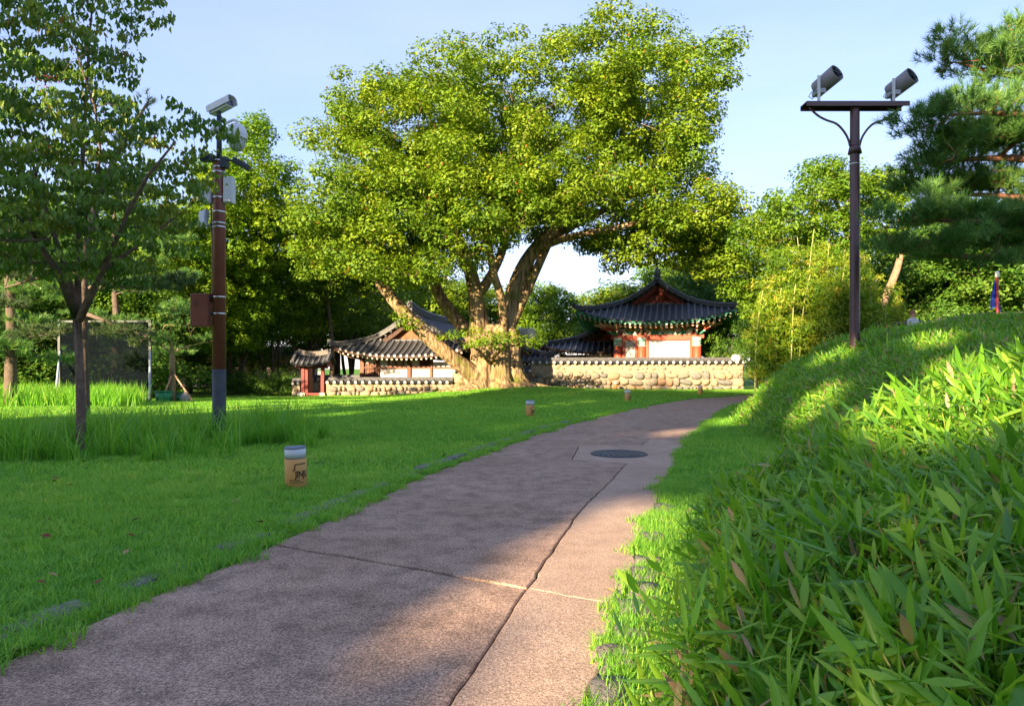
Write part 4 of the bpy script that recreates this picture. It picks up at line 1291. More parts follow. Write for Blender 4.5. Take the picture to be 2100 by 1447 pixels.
def clump_leaves(name, C, rad, per, size, m, seed, flat=.55, upb=.7, aspect=.6, tintw=.25, cut=None, sunny=None):
    """leaves gathered in flattened clumps round the twig ends C"""
    rs = np.random.default_rng(seed)
    n = len(C)
    rad = rad * rs.uniform(.55, 1.45, n)
    cnt = np.maximum((per * (rad / rad.mean()) ** 2).astype(int), 4)
    idx = np.repeat(np.arange(n), cnt); M = len(idx)
    d = unit(rs.normal(0, 1, (M, 3)))
    rr = rs.uniform(.30, 1, M) ** .45
    lump = 1 + .35 * vnoise(d[:, 0] * 2.2 + idx * 1.7, d[:, 1] * 2.2 + d[:, 2] * 2 + idx * .37, seed)
    off = d * (rr * rad[idx] * lump)[:, None]; off[:, 2] *= flat
    off[:, 2] -= .25 * (np.hypot(off[:, 0], off[:, 1]) / rad[idx]) ** 2 * rad[idx] * flat     # droop at the rim
    P = C[idx] + off
    nrm = unit(d * .7 + np.array([0, 0, upb]) + rs.normal(0, .27, (M, 3)))
    A = unit(np.cross(nrm, rs.normal(0, 1, (M, 3))) + np.array([0, 0, -.25]))
    L = size * rs.uniform(.65, 1.25, M); W = L * aspect * rs.uniform(.8, 1.2, M)
    ct = rs.uniform(-1, 1, n) * tintw
    t = np.clip(.45 + ct[idx] + rs.normal(0, .14, M), 0, .93)
    odd = rs.uniform(0, 1, M); t = np.where(odd > .996, 1, t)
    if cut is not None:
        k = cut(P); P, A, nrm, L, W, t = P[k], A[k], nrm[k], L[k], W[k], t[k]
    V, F = leaf_quads(P - A * L[:, None] * .5, A, nrm, L, W)
    return np_mesh(name, V, F, m, np.repeat(t, 4))

def inside(poly, pts):
    poly = np.array(poly, float); x, y = pts[:, 0], pts[:, 1]; c = np.zeros(len(pts), bool)
    j = len(poly) - 1
    for i in range(len(poly)):
        a, b = poly[i], poly[j]
        hit = ((a[1] > y) != (b[1] > y)) & (x < (b[0] - a[0]) * (y - a[1]) / (b[1] - a[1] + 1e-9) + a[0])
        c ^= hit; j = i
    return c
def edge_dist(poly, pts):
    poly = np.array(poly, float); d = np.full(len(pts), 1e9)
    for i in range(len(poly)):
        a, b = poly[i - 1], poly[i]; ab = b - a
        t = np.clip(((pts - a) @ ab) / (ab @ ab), 0, 1)
        d = np.minimum(d, np.linalg.norm(pts - (a + t[:, None] * ab), axis=1))
    return d
def dart(P, mind, n):
    keep = []
    for p in P:
        if all(np.linalg.norm(p - q) > mind for q in keep[-400:]): keep.append(p)
        if len(keep) >= n: break
    return np.array(keep)
def crown_points(poly_px, D, n, mind, depth, seed, grow=1.0, yoff=0.0, inset=14):
    """points through the volume of a crown whose silhouette has these photograph pixels at distance D"""
    rs = np.random.default_rng(seed); k = D / FPX
    poly = np.array(poly_px, float); lo, hi = poly.min(0), poly.max(0)
    Q = rs.uniform(lo, hi, (n * 14, 2)); Q = Q[inside(poly, Q)]
    e = edge_dist(poly, Q); Q = Q[e > inset]; e = e[e > inset] * k
    half = np.minimum(depth, .35 + depth * np.sqrt(np.minimum(e / (depth * 1.1), 1)))
    y = D + yoff + rs.uniform(-1, 1, len(Q)) * half
    sc = (y / D) ** .0
    P = np.stack([(Q[:, 0] - 1050) * k * sc, y, CAM_H - (Q[:, 1] - 755) * k * sc], -1)
    return dart(P, mind, n)

def tree(name, label, trunk_me, crown_me, loc, rotz=0, scale=(1, 1, 1), group=None):
    t = thing(name, label, 'tree', loc, rotz, group); t.scale = scale
    link('trunk', trunk_me, t); c = link('crown', crown_me, t); c['kind'] = 'stuff'
    return t

# ---- the big old tree ------------------------------------------------
DZ = 38.0
tb = px(1013, 797, DZ); TBX, TBY, TBZ = tb.x, DZ, gz(tb.x, DZ)
OLD = thing('big_old_tree', 'huge old tree with fluted trunk and leaning limbs beside the walls', 'tree', (TBX, TBY, TBZ))
loc0 = np.array([TBX, TBY, TBZ])
def lp(u, v, dy=0):
    p = px(u, v, DZ + dy); return (p.x - TBX, dy, p.z - TBZ)
crown_poly = [(640, 340), (655, 250), (690, 165), (750, 130), (830, 120), (900, 100), (1000, 80), (1060, 70), (1130, 92), (1190, 80), (1215, 45), (1290, 22), (1345, 12), (1365, 60), (1400, 85), (1440, 110), (1470, 80), (1485, 150), (1470, 200), (1500, 260), (1518, 340), (1500, 385), (1482, 400), (1500, 450), (1490, 520), (1455, 575), (1420, 560), (1390, 525), (1340, 545), (1290, 530), (1235, 545), (1200, 500), (1120, 500), (1060, 520), (1000, 545), (930, 560), (890, 605), (840, 610), (800, 575), (740, 590), (680, 590), (640, 560), (625, 450)]
def lobed(P, r, k, seed, flat=.72):
    """each point becomes a lobe: clumps set on the upper and outer skin of a flattened ball"""
    rs = np.random.default_rng(seed); out = []
    for p in P:
        rr = r * rs.uniform(.7, 1.3)
        d = unit(rs.normal(0, 1, (k * 3, 3)) + np.array([0, 0, .35])); q = dart(d, .62, k)
        out.append(p + q * np.array([rr, rr, rr * flat]) + rs.normal(0, .12 * r, q.shape))
    return np.concatenate(out)
CZ = lobed(crown_points(crown_poly, DZ, 105, 2.15, 5.2, 11, inset=54), 1.65, 8, 13)
CF = crown_points([(640, 420), (760, 380), (900, 370), (1060, 380), (1200, 420), (1180, 490), (1100, 505), (1000, 545), (935, 580), (885, 612), (830, 612), (780, 590), (700, 600), (640, 560)], DZ, 110, 1.05, 1.6, 12, inset=14, yoff=-4.4)
CG = crown_points([(1180, 470), (1290, 440), (1500, 420), (1510, 500), (1465, 575), (1420, 570), (1385, 530), (1340, 548), (1290, 538), (1235, 548), (1200, 505)], DZ, 55, .85, 2.4, 14, inset=8)
CL = np.concatenate([CZ, CF, CG]) - loc0
def boost(C, mn):
    return C
sk = Skel(4)
root = sk.node((0, 0, 1.2), -1, .95)
def limb(pts, r, par=root): return sk.limb([lp(*p) for p in pts], r, par)
l1 = limb([(1012, 792, .2), (985, 778, -.5), (930, 737, -1.2), (880, 695, -1.6), (832, 645, -1.6), (805, 615, -1.4), (770, 570, -1.0), (720, 500, -.5), (690, 420, 0)], [.62, .52, .42, .39, .36, .32, .26, .18, .10])
l2 = limb([(985, 715, .6), (945, 665, .9), (912, 628, 1.0), (892, 590, 1.0), (880, 530, .8), (860, 440, .5), (820, 330, .3)], [.42, .38, .35, .33, .27, .2, .1])
l3 = limb([(985, 715, -.2), (978, 640, -.4), (975, 585, -.5), (955, 530, -.6), (930, 460, -1.0), (900, 380, -1.2), (890, 260, -1.0)], [.58, .46, .40, .33, .26, .2, .09])
l4 = limb([(978, 610, -.4), (1005, 570, -.3), (1030, 520, .2), (1050, 430, .6), (1060, 320, .8), (1050, 200, .5)], [.32, .27, .24, .2, .15, .08])
l5 = limb([(1030, 720, 0), (1042, 650, .1), (1055, 590, .2), (1078, 535, .3), (1110, 495, .3), (1170, 440, .0), (1240, 360, -.3), (1290, 250, 0), (1310, 130, .5)], [.62, .52, .46, .40, .36, .3, .24, .16, .08])
l6 = limb([(1095, 512, .3), (1150, 490, -.8), (1220, 475, -2.0), (1300, 460, -2.6), (1380, 430, -2.4)], [.26, .2, .17, .13, .08])
l7 = limb([(1130, 485, .3), (1220, 440, 1.6), (1320, 390, 2.4), (1400, 320, 2.2)], [.24, .2, .15, .08])
l8 = limb([(1035, 690, -.3), (1030, 610, -1.2), (1010, 560, -2.2), (1000, 480, -3.2), (1010, 380, -3.8)], [.26, .22, .2, .16, .08])
sk.limb([lp(1000, 740, -1.3), lp(985, 715, -2.4), lp(960, 700, -3.0), lp(920, 690, -3.2)], [.10, .07, .05, .03], root)
sk.limb([lp(1010, 735, -1.4), lp(1030, 710, -2.4), lp(1070, 705, -2.9), lp(1105, 705, -2.8)], [.10, .07, .05, .03], root)
# low spray of leaves hanging in front of the trunk
spray = np.array([lp(u, v, dy) for u, v, dy in [(905, 690, -3.2), (930, 685, -3.2), (955, 682, -3.4), (975, 676, -3.2), (985, 700, -3.3), (1005, 690, -3.4), (1030, 695, -3.2), (1050, 690, -3.2), (1080, 698, -3.0), (1105, 700, -2.9), (965, 705, -3.3), (1020, 708, -3.2), (820, 650, -2.4), (840, 662, -2.4)]])
sk.reach(CL, .7, .3, .35, .10)
sk.reach(spray[:12], .4, .2, .3, .05)
link('limbs', sk.mesh('limbs', M_BARK_Z, .016, 2.3), OLD)
# fluted trunk with root flares
g = MB(); NA = 96
ZS = np.array([-.35, -.05, .12, .3, .55, .9, 1.3, 1.8, 2.3, 2.8, 3.2, 3.5])
RX = np.array([2.75, 2.35, 2.02, 1.80, 1.62, 1.48, 1.38, 1.30, 1.26, 1.20, 1.05, .70])
ph = RNG.uniform(0, 6.28, 5)
rings = []
for zi, rr in zip(ZS, RX):
    ring = []
    for k in range(NA):
        a = 2 * math.pi * k / NA
        fl = .5 + .5 * math.cos(8 * a + ph[0] + .5 * math.sin(2 * a + ph[1])); fl = fl ** .6 - .55
        f2 = math.cos(5 * a + ph[2]) * .5 + (abs(math.sin(10.5 * a + ph[4] + .35 * zi)) ** .6 - .6) * 1.3
        am = .24 + .20 * max(0, 1 - zi / .9)
        rt = .10 * math.cos(3 * a + ph[3]) * max(0, 1 - zi)
        r_ = rr * (1 + am * fl + .05 * f2 + rt) * (1 + .03 * math.sin(zi * 5 + a * 7))
        ring.append((r_ * math.cos(a) * .98 + .05 * zi, r_ * math.sin(a) * .80, zi))
    rings.append(ring)
b = 0
for ring in rings: g.v += ring
for i in range(len(rings) - 1):
    for k in range(NA):
        a, c = i * NA + k, i * NA + (k + 1) % NA
        g.f.append((a, c, c + NA, a + NA)); g.m.append(0); g.sm.append(True)
g.f.append(tuple((len(rings) - 1) * NA + k for k in range(NA))); g.m.append(0); g.sm.append(True)
g.build('trunk', M_BARK_Z, OLD)
for a0, ln, w in ((.15, 3.2, .30), (-.5, 2.6, .26), (2.9, 3.0, .26), (-2.5, 2.4, .24), (-1.4, 2.3, .28), (-.9, 2.9, .2)):
    g = MB(); pts = []
    for t in np.linspace(0, 1, 7):
        r_ = 1.35 + t * (ln - 1.0); aa = a0 + .18 * math.sin(t * 4 + a0)
        x, y = r_ * math.cos(aa), r_ * math.sin(aa) * .85
        pts.append((x, y, gz(TBX + x, TBY + y) - TBZ + .22 * (1 - t) ** 1.5 - .06 * t))
    g.tube(pts, [w * (1 - .75 * t) for t in np.linspace(0, 1, 7)], 8); g.build('root', M_BARK_Z, OLD)
cm = clump_leaves('crown', CL, .88, 290, .195, ZEL, 31, .62, .75, .62, .20)
link('crown', cm, OLD)['kind'] = 'stuff'
cm = clump_leaves('low_spray', spray, .52, 130, .17, ZEL, 32, .5, .8, .62)
link('low_spray', cm, OLD)['kind'] = 'stuff'

# ---- bushy tree left of the big one -----------------------------------
def poly_tree(name, label, poly, D, base_uv, n, mind, depth, clr, per, lsize, lm, bark, seed, trunk_r, fork=.35, flat=.6, inset=12, base_z=None, limbs=None, yoff=0, aspect=.62, r0=.014, tintw=.25, group=None, lobe=0):
    bx = px(base_uv, 755, D).x; bz = gz(bx, D) if base_z is None else base_z
    T = thing(name, label, 'tree', (bx, D, bz), group=group)
    C = crown_points(poly, D, n, mind, depth, seed, inset=inset, yoff=yoff) - np.array([bx, D, bz])
    if lobe: C = lobed(C, lobe, 7, seed + 7)
    s = Skel(seed)
    top = C[:, 2].min() + fork * (C[:, 2].max() - C[:, 2].min())
    cx, cy = C[:, 0].mean(), C[:, 1].mean()
    if limbs is None:
        s.limb([(0, 0, -.15), (.02 * top, 0, top * .35), (cx * .25, cy * .2, top * .75), (cx * .5, cy * .5, top * 1.15)], [trunk_r * 1.25, trunk_r, trunk_r * .8, trunk_r * .45])
    else:
        r_ = s.node((0, 0, -.1), -1, limbs[0][1][0] * 1.2)
        for pts, rr in limbs: s.limb([(px(u, v, D).x - bx, dy, px(u, v, D).z - bz) for u, v, dy in pts], rr, r_)
    s.reach(C, .6, .3, .3, .12)
    link('trunk', s.mesh(name + '_trunk', bark, r0, 2.35), T)
    link('crown', clump_leaves(name + '_crown', C, clr, per, lsize, lm, seed + 1, flat, .7, aspect, tintw), T)['kind'] = 'stuff'
    return T
poly_tree('bushy_tree', 'bushy yellow-green tree leaning over the small red gate', [(492, 500), (500, 440), (545, 395), (600, 372), (640, 400), (700, 430), (780, 470), (820, 520), (830, 570), (790, 610), (740, 640), (700, 625), (640, 650), (590, 640), (560, 600), (510, 575)], 46.0, 678, 44, 1.6, 3.2, .72, 230, .18, ZEL, M_BARK, 41, .14, base_z=-.3, lobe=1.2, inset=40)

# ---- ginkgo ---------------------------------------------------------------
poly_tree('ginkgo_tree', 'tall pointed bright green tree right behind the camera pole', [(300, 560), (330, 450), (380, 400), (430, 330), (480, 290), (510, 235), (524, 208), (545, 260), (565, 330), (598, 308), (612, 330), (600, 380), (585, 420), (570, 470), (560, 560), (540, 650), (500, 720), (440, 730), (380, 700), (320, 660)], 41, 440, 260, .85, 3.2, .75, 260, .17, GIN, M_BARK, 51, .20, .5, .75, inset=8, aspect=.85)

# ---- sunlit tree and bamboo on the right -----------------------------------
poly_tree('sunlit_tree', 'tall sunlit yellow-green tree rising behind the double lamp post', [(1500, 470), (1520, 420), (1570, 390), (1630, 360), (1665, 330), (1690, 300), (1720, 288), (1760, 305), (1800, 315), (1850, 330), (1880, 380), (1870, 440), (1850, 500), (1800, 560), (1700, 560), (1600, 540), (1530, 540), (1500, 510)], 31, 1800, 48, 1.4, 2.6, .62, 170, .16, BRO, mat('bark_pale', (.22, .14, .09), .9, .35, 8, .8, 20, c2=(.34, .22, .15)), 61, .20,
          limbs=[([(1795, 690, 0), (1805, 630, 0), (1835, 560, -.2), (1850, 500, -.2), (1840, 440, 0)], [.22, .19, .16, .12, .06]), ([(1792, 690, .2), (1785, 600, .4), (1760, 520, .5), (1735, 440, .3), (1700, 380, 0)], [.18, .16, .13, .1, .05])], base_z=gz(px(1800, 755, 31).x, 31), lobe=1.0, inset=40)
B = thing('bamboo_grove', 'sunlit yellow bamboo thicket with pale culms behind the grassy bank', 'bamboo', (px(1640, 755, 29).x, 29, 0))
M_CULM = mat('bamboo_culm', (.40, .40, .13), .45, .2, 6)
rb = np.random.default_rng(73); CB = []
for k in range(150):
    u = rb.uniform(1545, 1840); dy = rb.uniform(-1.8, 3.2); D_ = 29 + dy; p = px(u, 755, D_); z0 = gz(p.x, D_)
    topv = np.interp(u, [1500, 1540, 1600, 1680, 1760, 1820], [610, 560, 500, 490, 540, 600]) + rb.uniform(-60, 90)
    h = max(1.5, px(u, topv, D_).z - z0); az = rb.uniform(0, 6.28); arc = rb.uniform(.1, .55)
    pts = [(p.x - B.location.x + math.cos(az) * arc * t ** 2.5, dy + math.sin(az) * arc * t ** 2.5, z0 - .1 + h * (t - .06 * t ** 4)) for t in np.linspace(0, 1, 8)]
    if k < 46: MB().tube(pts, [.036 * (1 - .7 * t) for t in np.linspace(0, 1, 8)], 6).build('culm', M_CULM, B)
    for t in np.arange(rb.uniform(.22, .42), 1.0, .42 / h):
        q = np.array(pts[min(7, int(t * 7))]) + rb.normal(0, .16, 3); CB.append(q)
CB = np.array(CB)
link('foliage', clump_leaves('bamboo_foliage', CB, .36, 74, .19, BAM, 72, .75, .2, .24, .42), B)['kind'] = 'stuff'

# ---- right dark trees behind pavilion, and sunny trees beyond ----------------
def arche(seed, H, Wd, n, clr, per, lsize, lm, bark, trunk_r, flat=.6, lowest=.25, mind=.9, shape='round', aspect=.62, multi=1):
    rs = np.random.default_rng(seed)
    Q = rs.uniform(-1, 1, (n * 20, 3)); r = np.linalg.norm(Q, axis=1); Q = Q[(r < 1) & (r > .35)]
    z = H * (lowest + (1 - lowest) * (Q[:, 2] * .5 + .5))
    wz = np.ones(len(Q)) if shape == 'round' else np.clip(1.15 - (z / H - lowest) / (1 - lowest), .12, 1)
    lump = 1 + .28 * vnoise(np.arctan2(Q[:, 1], Q[:, 0]) * 1.6 + seed, z * .45, seed)
    P = np.stack([Q[:, 0] * Wd / 2 * wz * lump, Q[:, 1] * Wd / 2 * wz * lump, z], -1)
    C = dart(P, mind, n); s = Skel(seed)
    for k in range(multi):
        o = rs.normal(0, .25, 2) * (multi > 1); q = rs.normal(0, .10 * H, 2) * (multi > 1)
        s.limb([(o[0], o[1], -.3), (o[0] + q[0] * .3 + .02 * H * rs.normal(), o[1] + q[1] * .3, H * .25), (q[0] * .7, q[1] * .7, H * .5), (q[0], q[1], H * .72)], [trunk_r * 1.2, trunk_r, trunk_r * .7, trunk_r * .3])
    s.reach(C, .8, .3, .3, .15)
    return s.mesh('trunk', bark, .016, 2.35, (7, 5, 3)), clump_leaves('crown', C, clr, per, lsize, lm, seed + 1, flat, .7, aspect)
A_SUN = arche(201, 12, 11, 150, 1.25, 220, .30, BRO, M_BARK, .24)
A_SUN2 = arche(202, 11, 9, 130, 1.15, 220, .28, ZEL, M_BARK, .22)
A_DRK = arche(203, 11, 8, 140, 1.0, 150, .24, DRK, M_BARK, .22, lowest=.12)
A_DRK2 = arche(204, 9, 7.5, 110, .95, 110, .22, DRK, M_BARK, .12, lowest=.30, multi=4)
A_UND = arche(205, 8, 7, 90, .80, 110, .17, BRO, M_BARK, .09, lowest=.42, multi=5)
def bg(name, label, A, u, D, h_px_top, w=None, rot=0, group=None, base=None):
    """copy of an archetype whose top reaches pixel row h_px_top"""
    H0 = {id(A_SUN): 12.6, id(A_SUN2): 11.5, id(A_DRK): 11.5, id(A_DRK2): 9.4, id(A_UND): 8.4}[id(A)]
    p = px(u, 755, D); z = gz(p.x, D) if base is None else base
    top = px(u, h_px_top, D).z
    s = (top - z) / H0
    return tree(name, label, A[0], A[1], (p.x, D, z), rot, (s * (w or 1), s * (w or 1), s), group)
GB = 'trees behind the halls'
bg('rounded_tree', 'sunny rounded tree directly behind the pavilion ridge', A_SUN, 1395, 66, 520, 1.2, .4, GB)
bg('rounded_tree', 'sunny tree left of the pavilion ridge below the sky gap', A_SUN2, 1268, 70, 575, 1.35, 1.4, GB)
bg('rounded_tree', 'sunny tree above the small outbuilding right of the big trunk', A_SUN, 1110, 64, 572, 1.0, 2.2, GB)
bg('rounded_tree', 'shaded tree framed between the limbs of the big tree', A_SUN2, 950, 66, 560, 1.2, 3.1, GB)
bg('rounded_tree', 'sunny tree over the ridge of the timber hall', A_SUN, 820, 68, 520, 1.1, 4.0, GB)
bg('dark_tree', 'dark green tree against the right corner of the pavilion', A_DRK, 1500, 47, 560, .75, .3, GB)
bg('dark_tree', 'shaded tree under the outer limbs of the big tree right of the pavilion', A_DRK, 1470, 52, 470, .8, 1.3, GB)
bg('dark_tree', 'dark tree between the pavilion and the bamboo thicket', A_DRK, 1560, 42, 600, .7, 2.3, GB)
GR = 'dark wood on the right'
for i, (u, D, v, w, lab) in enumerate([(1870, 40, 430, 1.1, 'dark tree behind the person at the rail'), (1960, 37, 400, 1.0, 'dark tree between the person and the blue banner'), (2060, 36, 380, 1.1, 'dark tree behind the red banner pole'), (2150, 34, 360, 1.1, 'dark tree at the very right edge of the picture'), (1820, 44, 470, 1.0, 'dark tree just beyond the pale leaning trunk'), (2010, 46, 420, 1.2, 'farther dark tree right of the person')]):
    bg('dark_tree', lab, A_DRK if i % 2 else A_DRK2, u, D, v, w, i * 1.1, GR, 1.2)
GL = 'dark wood on the left'
poly_tree('leafy_tree', 'bright leafy tree filling the gap behind the small dark tree', [(-60, 420), (40, 380), (150, 360), (260, 340), (340, 400), (380, 480), (370, 600), (330, 680), (200, 660), (100, 690), (-20, 680), (-80, 560)], 37, 130, 150, .95, 2.6, .85, 200, .20, BRO, M_BARK, 81, .16, base_z=-.2)
for i, (u, D, v, w, A, lab) in enumerate([
    (-60, 33, 380, 1.1, A_DRK, 'dark tree at the left edge of the picture'), (60, 36, 470, 1.0, A_DRK2, 'dark tree left of the mesh screen'),
    (160, 40, 560, 1.3, A_DRK, 'dark tree behind the mesh screen'), (270, 38, 560, 1.2, A_DRK2, 'dark tree at the right end of the mesh screen'),
    (390, 46, 560, 1.2, A_DRK, 'dark tree in front of the pale building'), (300, 49, 430, 1.1, A_SUN, 'bright tree crown above the mesh screen'), (60, 47, 420, 1.1, A_SUN2, 'bright tree crown high at the left edge'), (480, 44, 520, 1.0, A_DRK2, 'many-stemmed dark tree right of the camera pole'),
    (560, 47, 540, 1.1, A_UND, 'thin-stemmed tree above the shrubs by the red gate'), (640, 50, 520, 1.1, A_UND, 'thin-stemmed tree behind the red gate'),
    (720, 54, 520, 1.1, A_UND, 'thin-stemmed tree behind the left eave of the timber hall'), (520, 56, 480, 1.2, A_DRK, 'dark tree far behind the shrubs'), (690, 62, 490, 1.2, A_SUN2, 'sunlit tree showing through the thin stems'),
    (330, 58, 470, 1.2, A_SUN, 'sunlit tree far behind the pale building')]):
    bg('wood_tree', lab, A, u, D, v, w, i * .9, GL, -.3)
# low shrubs
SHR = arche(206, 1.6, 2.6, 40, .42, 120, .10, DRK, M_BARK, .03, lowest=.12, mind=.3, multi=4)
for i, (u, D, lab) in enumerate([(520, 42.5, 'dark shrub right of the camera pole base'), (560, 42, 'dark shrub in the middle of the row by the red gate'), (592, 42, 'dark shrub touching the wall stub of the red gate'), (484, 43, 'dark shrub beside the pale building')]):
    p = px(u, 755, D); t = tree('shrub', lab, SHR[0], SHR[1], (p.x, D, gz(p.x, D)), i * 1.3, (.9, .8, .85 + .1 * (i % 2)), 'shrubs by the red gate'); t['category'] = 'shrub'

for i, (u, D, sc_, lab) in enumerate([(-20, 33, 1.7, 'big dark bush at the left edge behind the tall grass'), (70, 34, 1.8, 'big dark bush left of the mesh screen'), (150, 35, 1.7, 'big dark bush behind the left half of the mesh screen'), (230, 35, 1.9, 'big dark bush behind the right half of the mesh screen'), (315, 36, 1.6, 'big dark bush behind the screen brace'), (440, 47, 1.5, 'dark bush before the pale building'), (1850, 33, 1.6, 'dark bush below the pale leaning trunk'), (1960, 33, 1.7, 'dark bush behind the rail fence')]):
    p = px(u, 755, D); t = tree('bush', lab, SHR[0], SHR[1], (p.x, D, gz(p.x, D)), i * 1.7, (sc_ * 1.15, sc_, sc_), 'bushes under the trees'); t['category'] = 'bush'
poly_tree('leafy_tree', 'sunny leafy tree between the pavilion corner and the lamp post', [(1470, 520), (1490, 450), (1540, 430), (1590, 440), (1640, 470), (1660, 540), (1640, 620), (1580, 660), (1520, 640), (1490, 590)], 37, 1580, 90, .95, 2.2, .85, 220, .19, BRO, M_BARK, 85, .14)
# ------------------------------------------------------------------ pines and the small dogwood
def needle_tufts(name, P, Dr, per, ln, w, m, seed, spread=.9, tw=.2):
    rs = np.random.default_rng(seed); n = len(P); idx = np.repeat(np.arange(n), per); M = len(idx)
    d = unit(Dr[idx] * .75 + rs.normal(0, spread * .55, (M, 3)))
    L = ln * rs.uniform(.7, 1.2, M)
    s = unit(np.cross(d, rs.normal(0, 1, (M, 3)))) * (w / 2)
    b = P[idx] - Dr[idx] * (rs.uniform(0, .8, M) * ln)[:, None]
    V = np.stack([b - s, b + s, b + d * L[:, None]], 1).reshape(-1, 3)
    t = np.clip(.45 + rs.uniform(-1, 1, n)[idx] * tw + rs.normal(0, .12, M), 0, 1)
    return np_mesh(name, V, np.arange(M * 3).reshape(-1, 3), m, np.repeat(t, 3))

def pine_tree(name, label, base, limbs, pads, per_pad, per, ln, w, m, seed, bark=M_BARK_P, r0=.010, fuller=0):
    """limbs: [(points, radii)], pads: [(centre, rx, ry, rz)] of needles; all in world coordinates"""
    T = thing(name, label, 'tree', base); b = np.array(base); s = Skel(seed); rs = np.random.default_rng(seed)
    roots = []
    first = None
    for pts, rr in limbs:
        pts = [np.array(p) - b for p in pts]
        if first is None: first = s.limb(pts, rr, -1); continue
        P = np.array(s.p); j = int(np.argmin(np.linalg.norm(P - pts[0], axis=1)))
        s.limb(pts, rr, j)
    T_, Dr = [], []
    if fuller: pads = pads + [((c[0] + rs.normal(0, rx * .6), c[1] + rs.normal(0, ry * .7), c[2] + rs.uniform(-.5, .4)), rx * .75, ry * .8, rz * .9) for c, rx, ry, rz in pads for _ in range(fuller)]
    for c, rx, ry, rz in pads:
        n = int(per_pad * rx * ry)
        a = rs.uniform(0, 6.283, n); r = np.sqrt(rs.uniform(0, 1, n)); lump = 1 + .3 * np.sin(a * 3 + rs.uniform(0, 6))
        q = np.stack([rx * r * lump * np.cos(a), ry * r * lump * np.sin(a), rz * (1 - r * r) * rs.uniform(-.4, 1, n)], -1)
        T_.append(np.array(c) - b + q)
        Dr.append(unit(q / np.array([rx, ry, max(rz, .2)]) * .8 + np.array([0, 0, .7]) + rs.normal(0, .25, (n, 3))))
    T_ = np.concatenate(T_); Dr = np.concatenate(Dr)
    sub = T_[rs.permutation(len(T_))[:max(40, len(T_) // 9)]]
    s.reach(sub - np.array([0, 0, .08]), .35, .3, .3, .02)
    link('trunk', s.mesh(name + '_trunk', bark, r0, 2.3), T)
    link('crown', needle_tufts(name + '_needles', T_, Dr, per, ln, w, m, seed + 1), T)['kind'] = 'stuff'
    return T
W = lambda u, v, D: tuple(px(u, v, D))
# right-hand pine close to the lamp post
D0 = 15.0
bx = px(2190, 755, D0).x
pine_tree('red_pine', 'dark needled pine with orange branches reaching in from the right edge', (bx, D0, gz(bx, D0)),
    [([(bx, D0, gz(bx, D0) - .2), W(2185, 560, D0), W(2195, 400, D0), W(2180, 250, D0), W(2160, 120, D0), W(2140, 20, D0)], [.22, .20, .18, .15, .11, .06]),
     ([W(2190, 520, D0), W(2110, 515, D0 - .3), W(2050, 540, D0 - .4), W(1990, 520, D0 - .6), W(1930, 530, D0 - .8), W(1850, 515, D0 - 1)], [.11, .10, .08, .06, .04, .02]),
     ([W(2190, 330, D0), W(2110, 325, D0 + .2), W(2040, 318, D0 + .2), W(1960, 330, D0 + .2), W(1880, 335, D0)], [.10, .09, .07, .05, .02]),
     ([W(2180, 240, D0), W(2100, 240, D0 - .4), W(2030, 225, D0 - .7), W(1950, 235, D0 - .8)], [.09, .07, .05, .02]),
     ([W(2165, 160, D0), W(2100, 170, D0 + .3), W(2040, 155, D0 + .5), W(1970, 130, D0 + .5)], [.10, .09, .06, .02]),
     ([W(2190, 420, D0), W(2080, 400, D0 + .8), W(1990, 395, D0 + 1), W(1920, 400, D0 + 1)], [.09, .07, .05, .02]),
     ([W(2190, 450, D0), W(2060, 455, D0 - 1), W(1960, 455, D0 - 1.4), W(1870, 450, D0 - 1.5)], [.08, .06, .04, .02]),
     ([W(2150, 60, D0), W(2100, 70, D0), W(2060, 60, D0)], [.06, .04, .02])],
    [(W(2000, 120, D0 + .5), .85, .8, .35), (W(2085, 70, D0), .6, .7, .5), (W(2080, 130, D0 + .3), .6, .6, .3), (W(1980, 215, D0 - .8), .95, .7, .28), (W(2070, 205, D0 - .4), .7, .8, .3), (W(1925, 300, D0), .75, .8, .42), (W(2010, 290, D0 + .2), .8, .9, .42), (W(2085, 290, D0), .6, .9, .35),
     (W(1900, 375, D0 + 1), .75, .8, .38), (W(1985, 370, D0 + 1), .8, .9, .38), (W(2075, 375, D0 + .6), .7, .9, .4), (W(1895, 440, D0 - 1.5), .5, .6, .26), (W(1960, 435, D0 - 1.4), .75, .8, .34), (W(2055, 440, D0 - .8), .75, .9, .34),
     (W(1850, 502, D0 - 1), .42, .45, .22), (W(1910, 500, D0 - .8), .7, .8, .33), (W(1990, 490, D0 - .6), .7, .8, .3), (W(2075, 490, D0 - .2), .7, .9, .34)],
    165, 32, .20, .012, PIN, 301, fuller=3)
